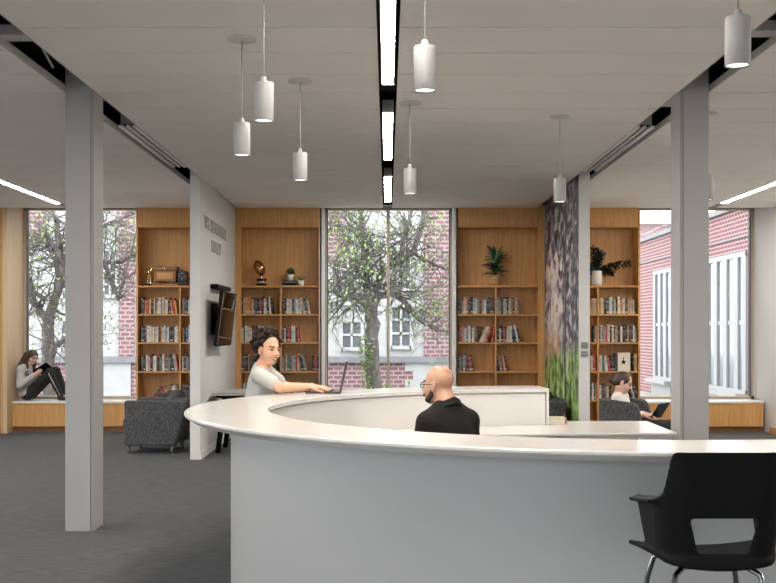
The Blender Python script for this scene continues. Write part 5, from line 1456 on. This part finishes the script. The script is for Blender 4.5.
tree('tree', 'gnarled tree with fresh green leaves outside the tall centre window', (at(376, 430, TY).x, TY, -.35), [
    ([tp(376, 429), tp(373.5, 385), tp(371.5, 350), tp(372, 325), tp(371, 302)], .165, .125, 0),
    ([tp(371, 308), tp(366, 285), tp(364, 258), tp(364.5, 235), tp(360, 208), tp(358, 170)], .10, .04, 2),
    ([tp(373, 310), tp(377, 285, .1), tp(383, 268, .15), tp(402, 262, .2), tp(414, 250, .2), tp(421, 228, .2), tp(425.5, 205, .2), tp(430, 165, .2)], .085, .045, 2),
    ([tp(369, 305), tp(358, 296, -.2), tp(345, 296, -.3), tp(330, 290, -.4), tp(312, 292, -.5)], .10, .03, 3),
    ([tp(365, 262), tp(352, 268, -.3), tp(340, 280, -.5), tp(326, 296, -.6)], .06, .02, 3),
    ([tp(376, 298), tp(392, 292, .3), tp(404, 300, .4), tp(418, 320, .5), tp(440, 330, .6), tp(460, 335, .6)], .075, .02, 3),
    ([tp(414, 252), tp(428, 262, .3), tp(445, 268, .4), tp(462, 265, .5)], .05, .018, 3),
    ([tp(364, 238), tp(352, 228, .3), tp(340, 226, .5), tp(322, 232, .6)], .06, .02, 3),
    ([tp(402, 262), tp(404, 240, -.3), tp(408, 222, -.4), tp(416, 200, -.5)], .055, .022, 3),
], 11, 4, 2600)
TY = 20.2
tree('tree', 'leaning grey tree outside the left window behind the reading girl', (at(49, 430, TY).x, TY, -.35), [
    ([tp(49, 429), tp(48.5, 390), tp(48.5, 355), tp(48, 325), tp(48, 316)], .13, .105, 0),
    ([tp(47, 320), tp(41, 311, .1), tp(34, 300, .1), tp(28, 280, .1), tp(22, 258, .1)], .09, .045, 2),
    ([tp(49, 318), tp(55, 300), tp(59, 280), tp(60, 262), tp(54, 246), tp(44, 238), tp(33, 246)], .10, .045, 2),
    ([tp(60, 264), tp(66, 258, .2), tp(80, 250, .3), tp(104, 262, .4), tp(122, 262, .5), tp(140, 250, .5)], .075, .025, 3),
    ([tp(58, 250), tp(58, 228, .2), tp(52, 208, .2), tp(46, 170, .2)], .07, .03, 2),
    ([tp(49, 360), tp(56, 346, -.2), tp(62, 341, -.3), tp(74, 334, -.3), tp(92, 330, -.3)], .07, .025, 2),
    ([tp(104, 262, .4), tp(118, 300, .4), tp(128, 262, .3), tp(136, 232, .3)], .04, .018, 3),
    ([tp(45, 300), tp(35, 292, -.2), tp(24, 296, -.3)], .05, .02, 3),
    ([tp(80, 250, .3), tp(92, 232, .3), tp(112, 222, .3), tp(134, 214, .3)], .045, .018, 3),
], 23, 4, 1300)
sh = thing('shrub', 'small green shrub low outside the right half of the centre window', 'shrub', (at(395, 400, 19.4).x, 19.4, -.35))
rnd = random.Random(2); lf = MB(); sm = MB()
for k in range(26):
    a = rnd.uniform(0, 2 * PI); d = Vector((math.cos(a) * .25, math.sin(a) * .25, 1)).normalized(); L = rnd.uniform(.5, 1.0); pts = [Vector((0, 0, 0)), d * L * .5, d * L + Vector((d.x * .1, d.y * .1, 0))]
    sm.tube(pts, [.006, .005, .003], 5)
    for f in np.linspace(.3, 1, 9): leaf(lf, pts[0].lerp(pts[2], float(f)), (rnd.gauss(0, 1), rnd.gauss(0, 1), rnd.gauss(.3, .6)), rnd.uniform(.07, .11), .04, .2, 3)
sm.build('stem', M['bark'], sh); lf.build('foliage', M['leaf_spring'], sh)

# ------------------------------------------------------------------ light, camera
w = bpy.data.worlds.new('overcast_sky'); bpy.context.scene.world = w; w.use_nodes = True
bg = w.node_tree.nodes['Background']; bg.inputs['Color'].default_value = (.93, .965, 1.0, 1); bg.inputs['Strength'].default_value = SKY
def portal(x0, x1, z0, z1, y, face):
    L = bpy.data.lights.new('daylight_portal', 'AREA'); L.shape = 'RECTANGLE'; L.size = x1 - x0; L.size_y = z1 - z0; L.cycles.is_portal = True
    o = bpy.data.objects.new('daylight_portal', L); C.objects.link(o)
    if face == '-Y': o.location = ((x0 + x1) / 2, y, (z0 + z1) / 2); o.rotation_euler = (PI / 2, 0, PI)
    if face == '+Y': o.location = ((x0 + x1) / 2, y, (z0 + z1) / 2); o.rotation_euler = (PI / 2, 0, 0)
    if face == '+X': o.location = (y, (x0 + x1) / 2, (z0 + z1) / 2); o.rotation_euler = (PI / 2, 0, -PI / 2)
cam = bpy.data.cameras.new('camera'); co = bpy.data.objects.new('camera', cam); C.objects.link(co)
co.location = (0, 0, EYE); co.rotation_euler = (PI / 2, 0, 0)
cam.sensor_width = 36; cam.lens = F / 776 * 36; cam.shift_x = (388 - CX) / 776; cam.shift_y = (HY - 291.5) / 776; cam.clip_start = .05; cam.clip_end = 300
sc = bpy.context.scene; sc.camera = co
sc.view_settings.view_transform = 'Standard'; sc.view_settings.look = 'None'; sc.view_settings.gamma = 1; sc.view_settings.use_curve_mapping = False
sc.view_settings.exposure = EXPO
sc.cycles.use_denoising = True; sc.cycles.max_bounces = 10; sc.cycles.diffuse_bounces = 6; sc.cycles.glossy_bounces = 4; sc.cycles.transparent_max_bounces = 12
sc.cycles.sample_clamp_indirect = 8
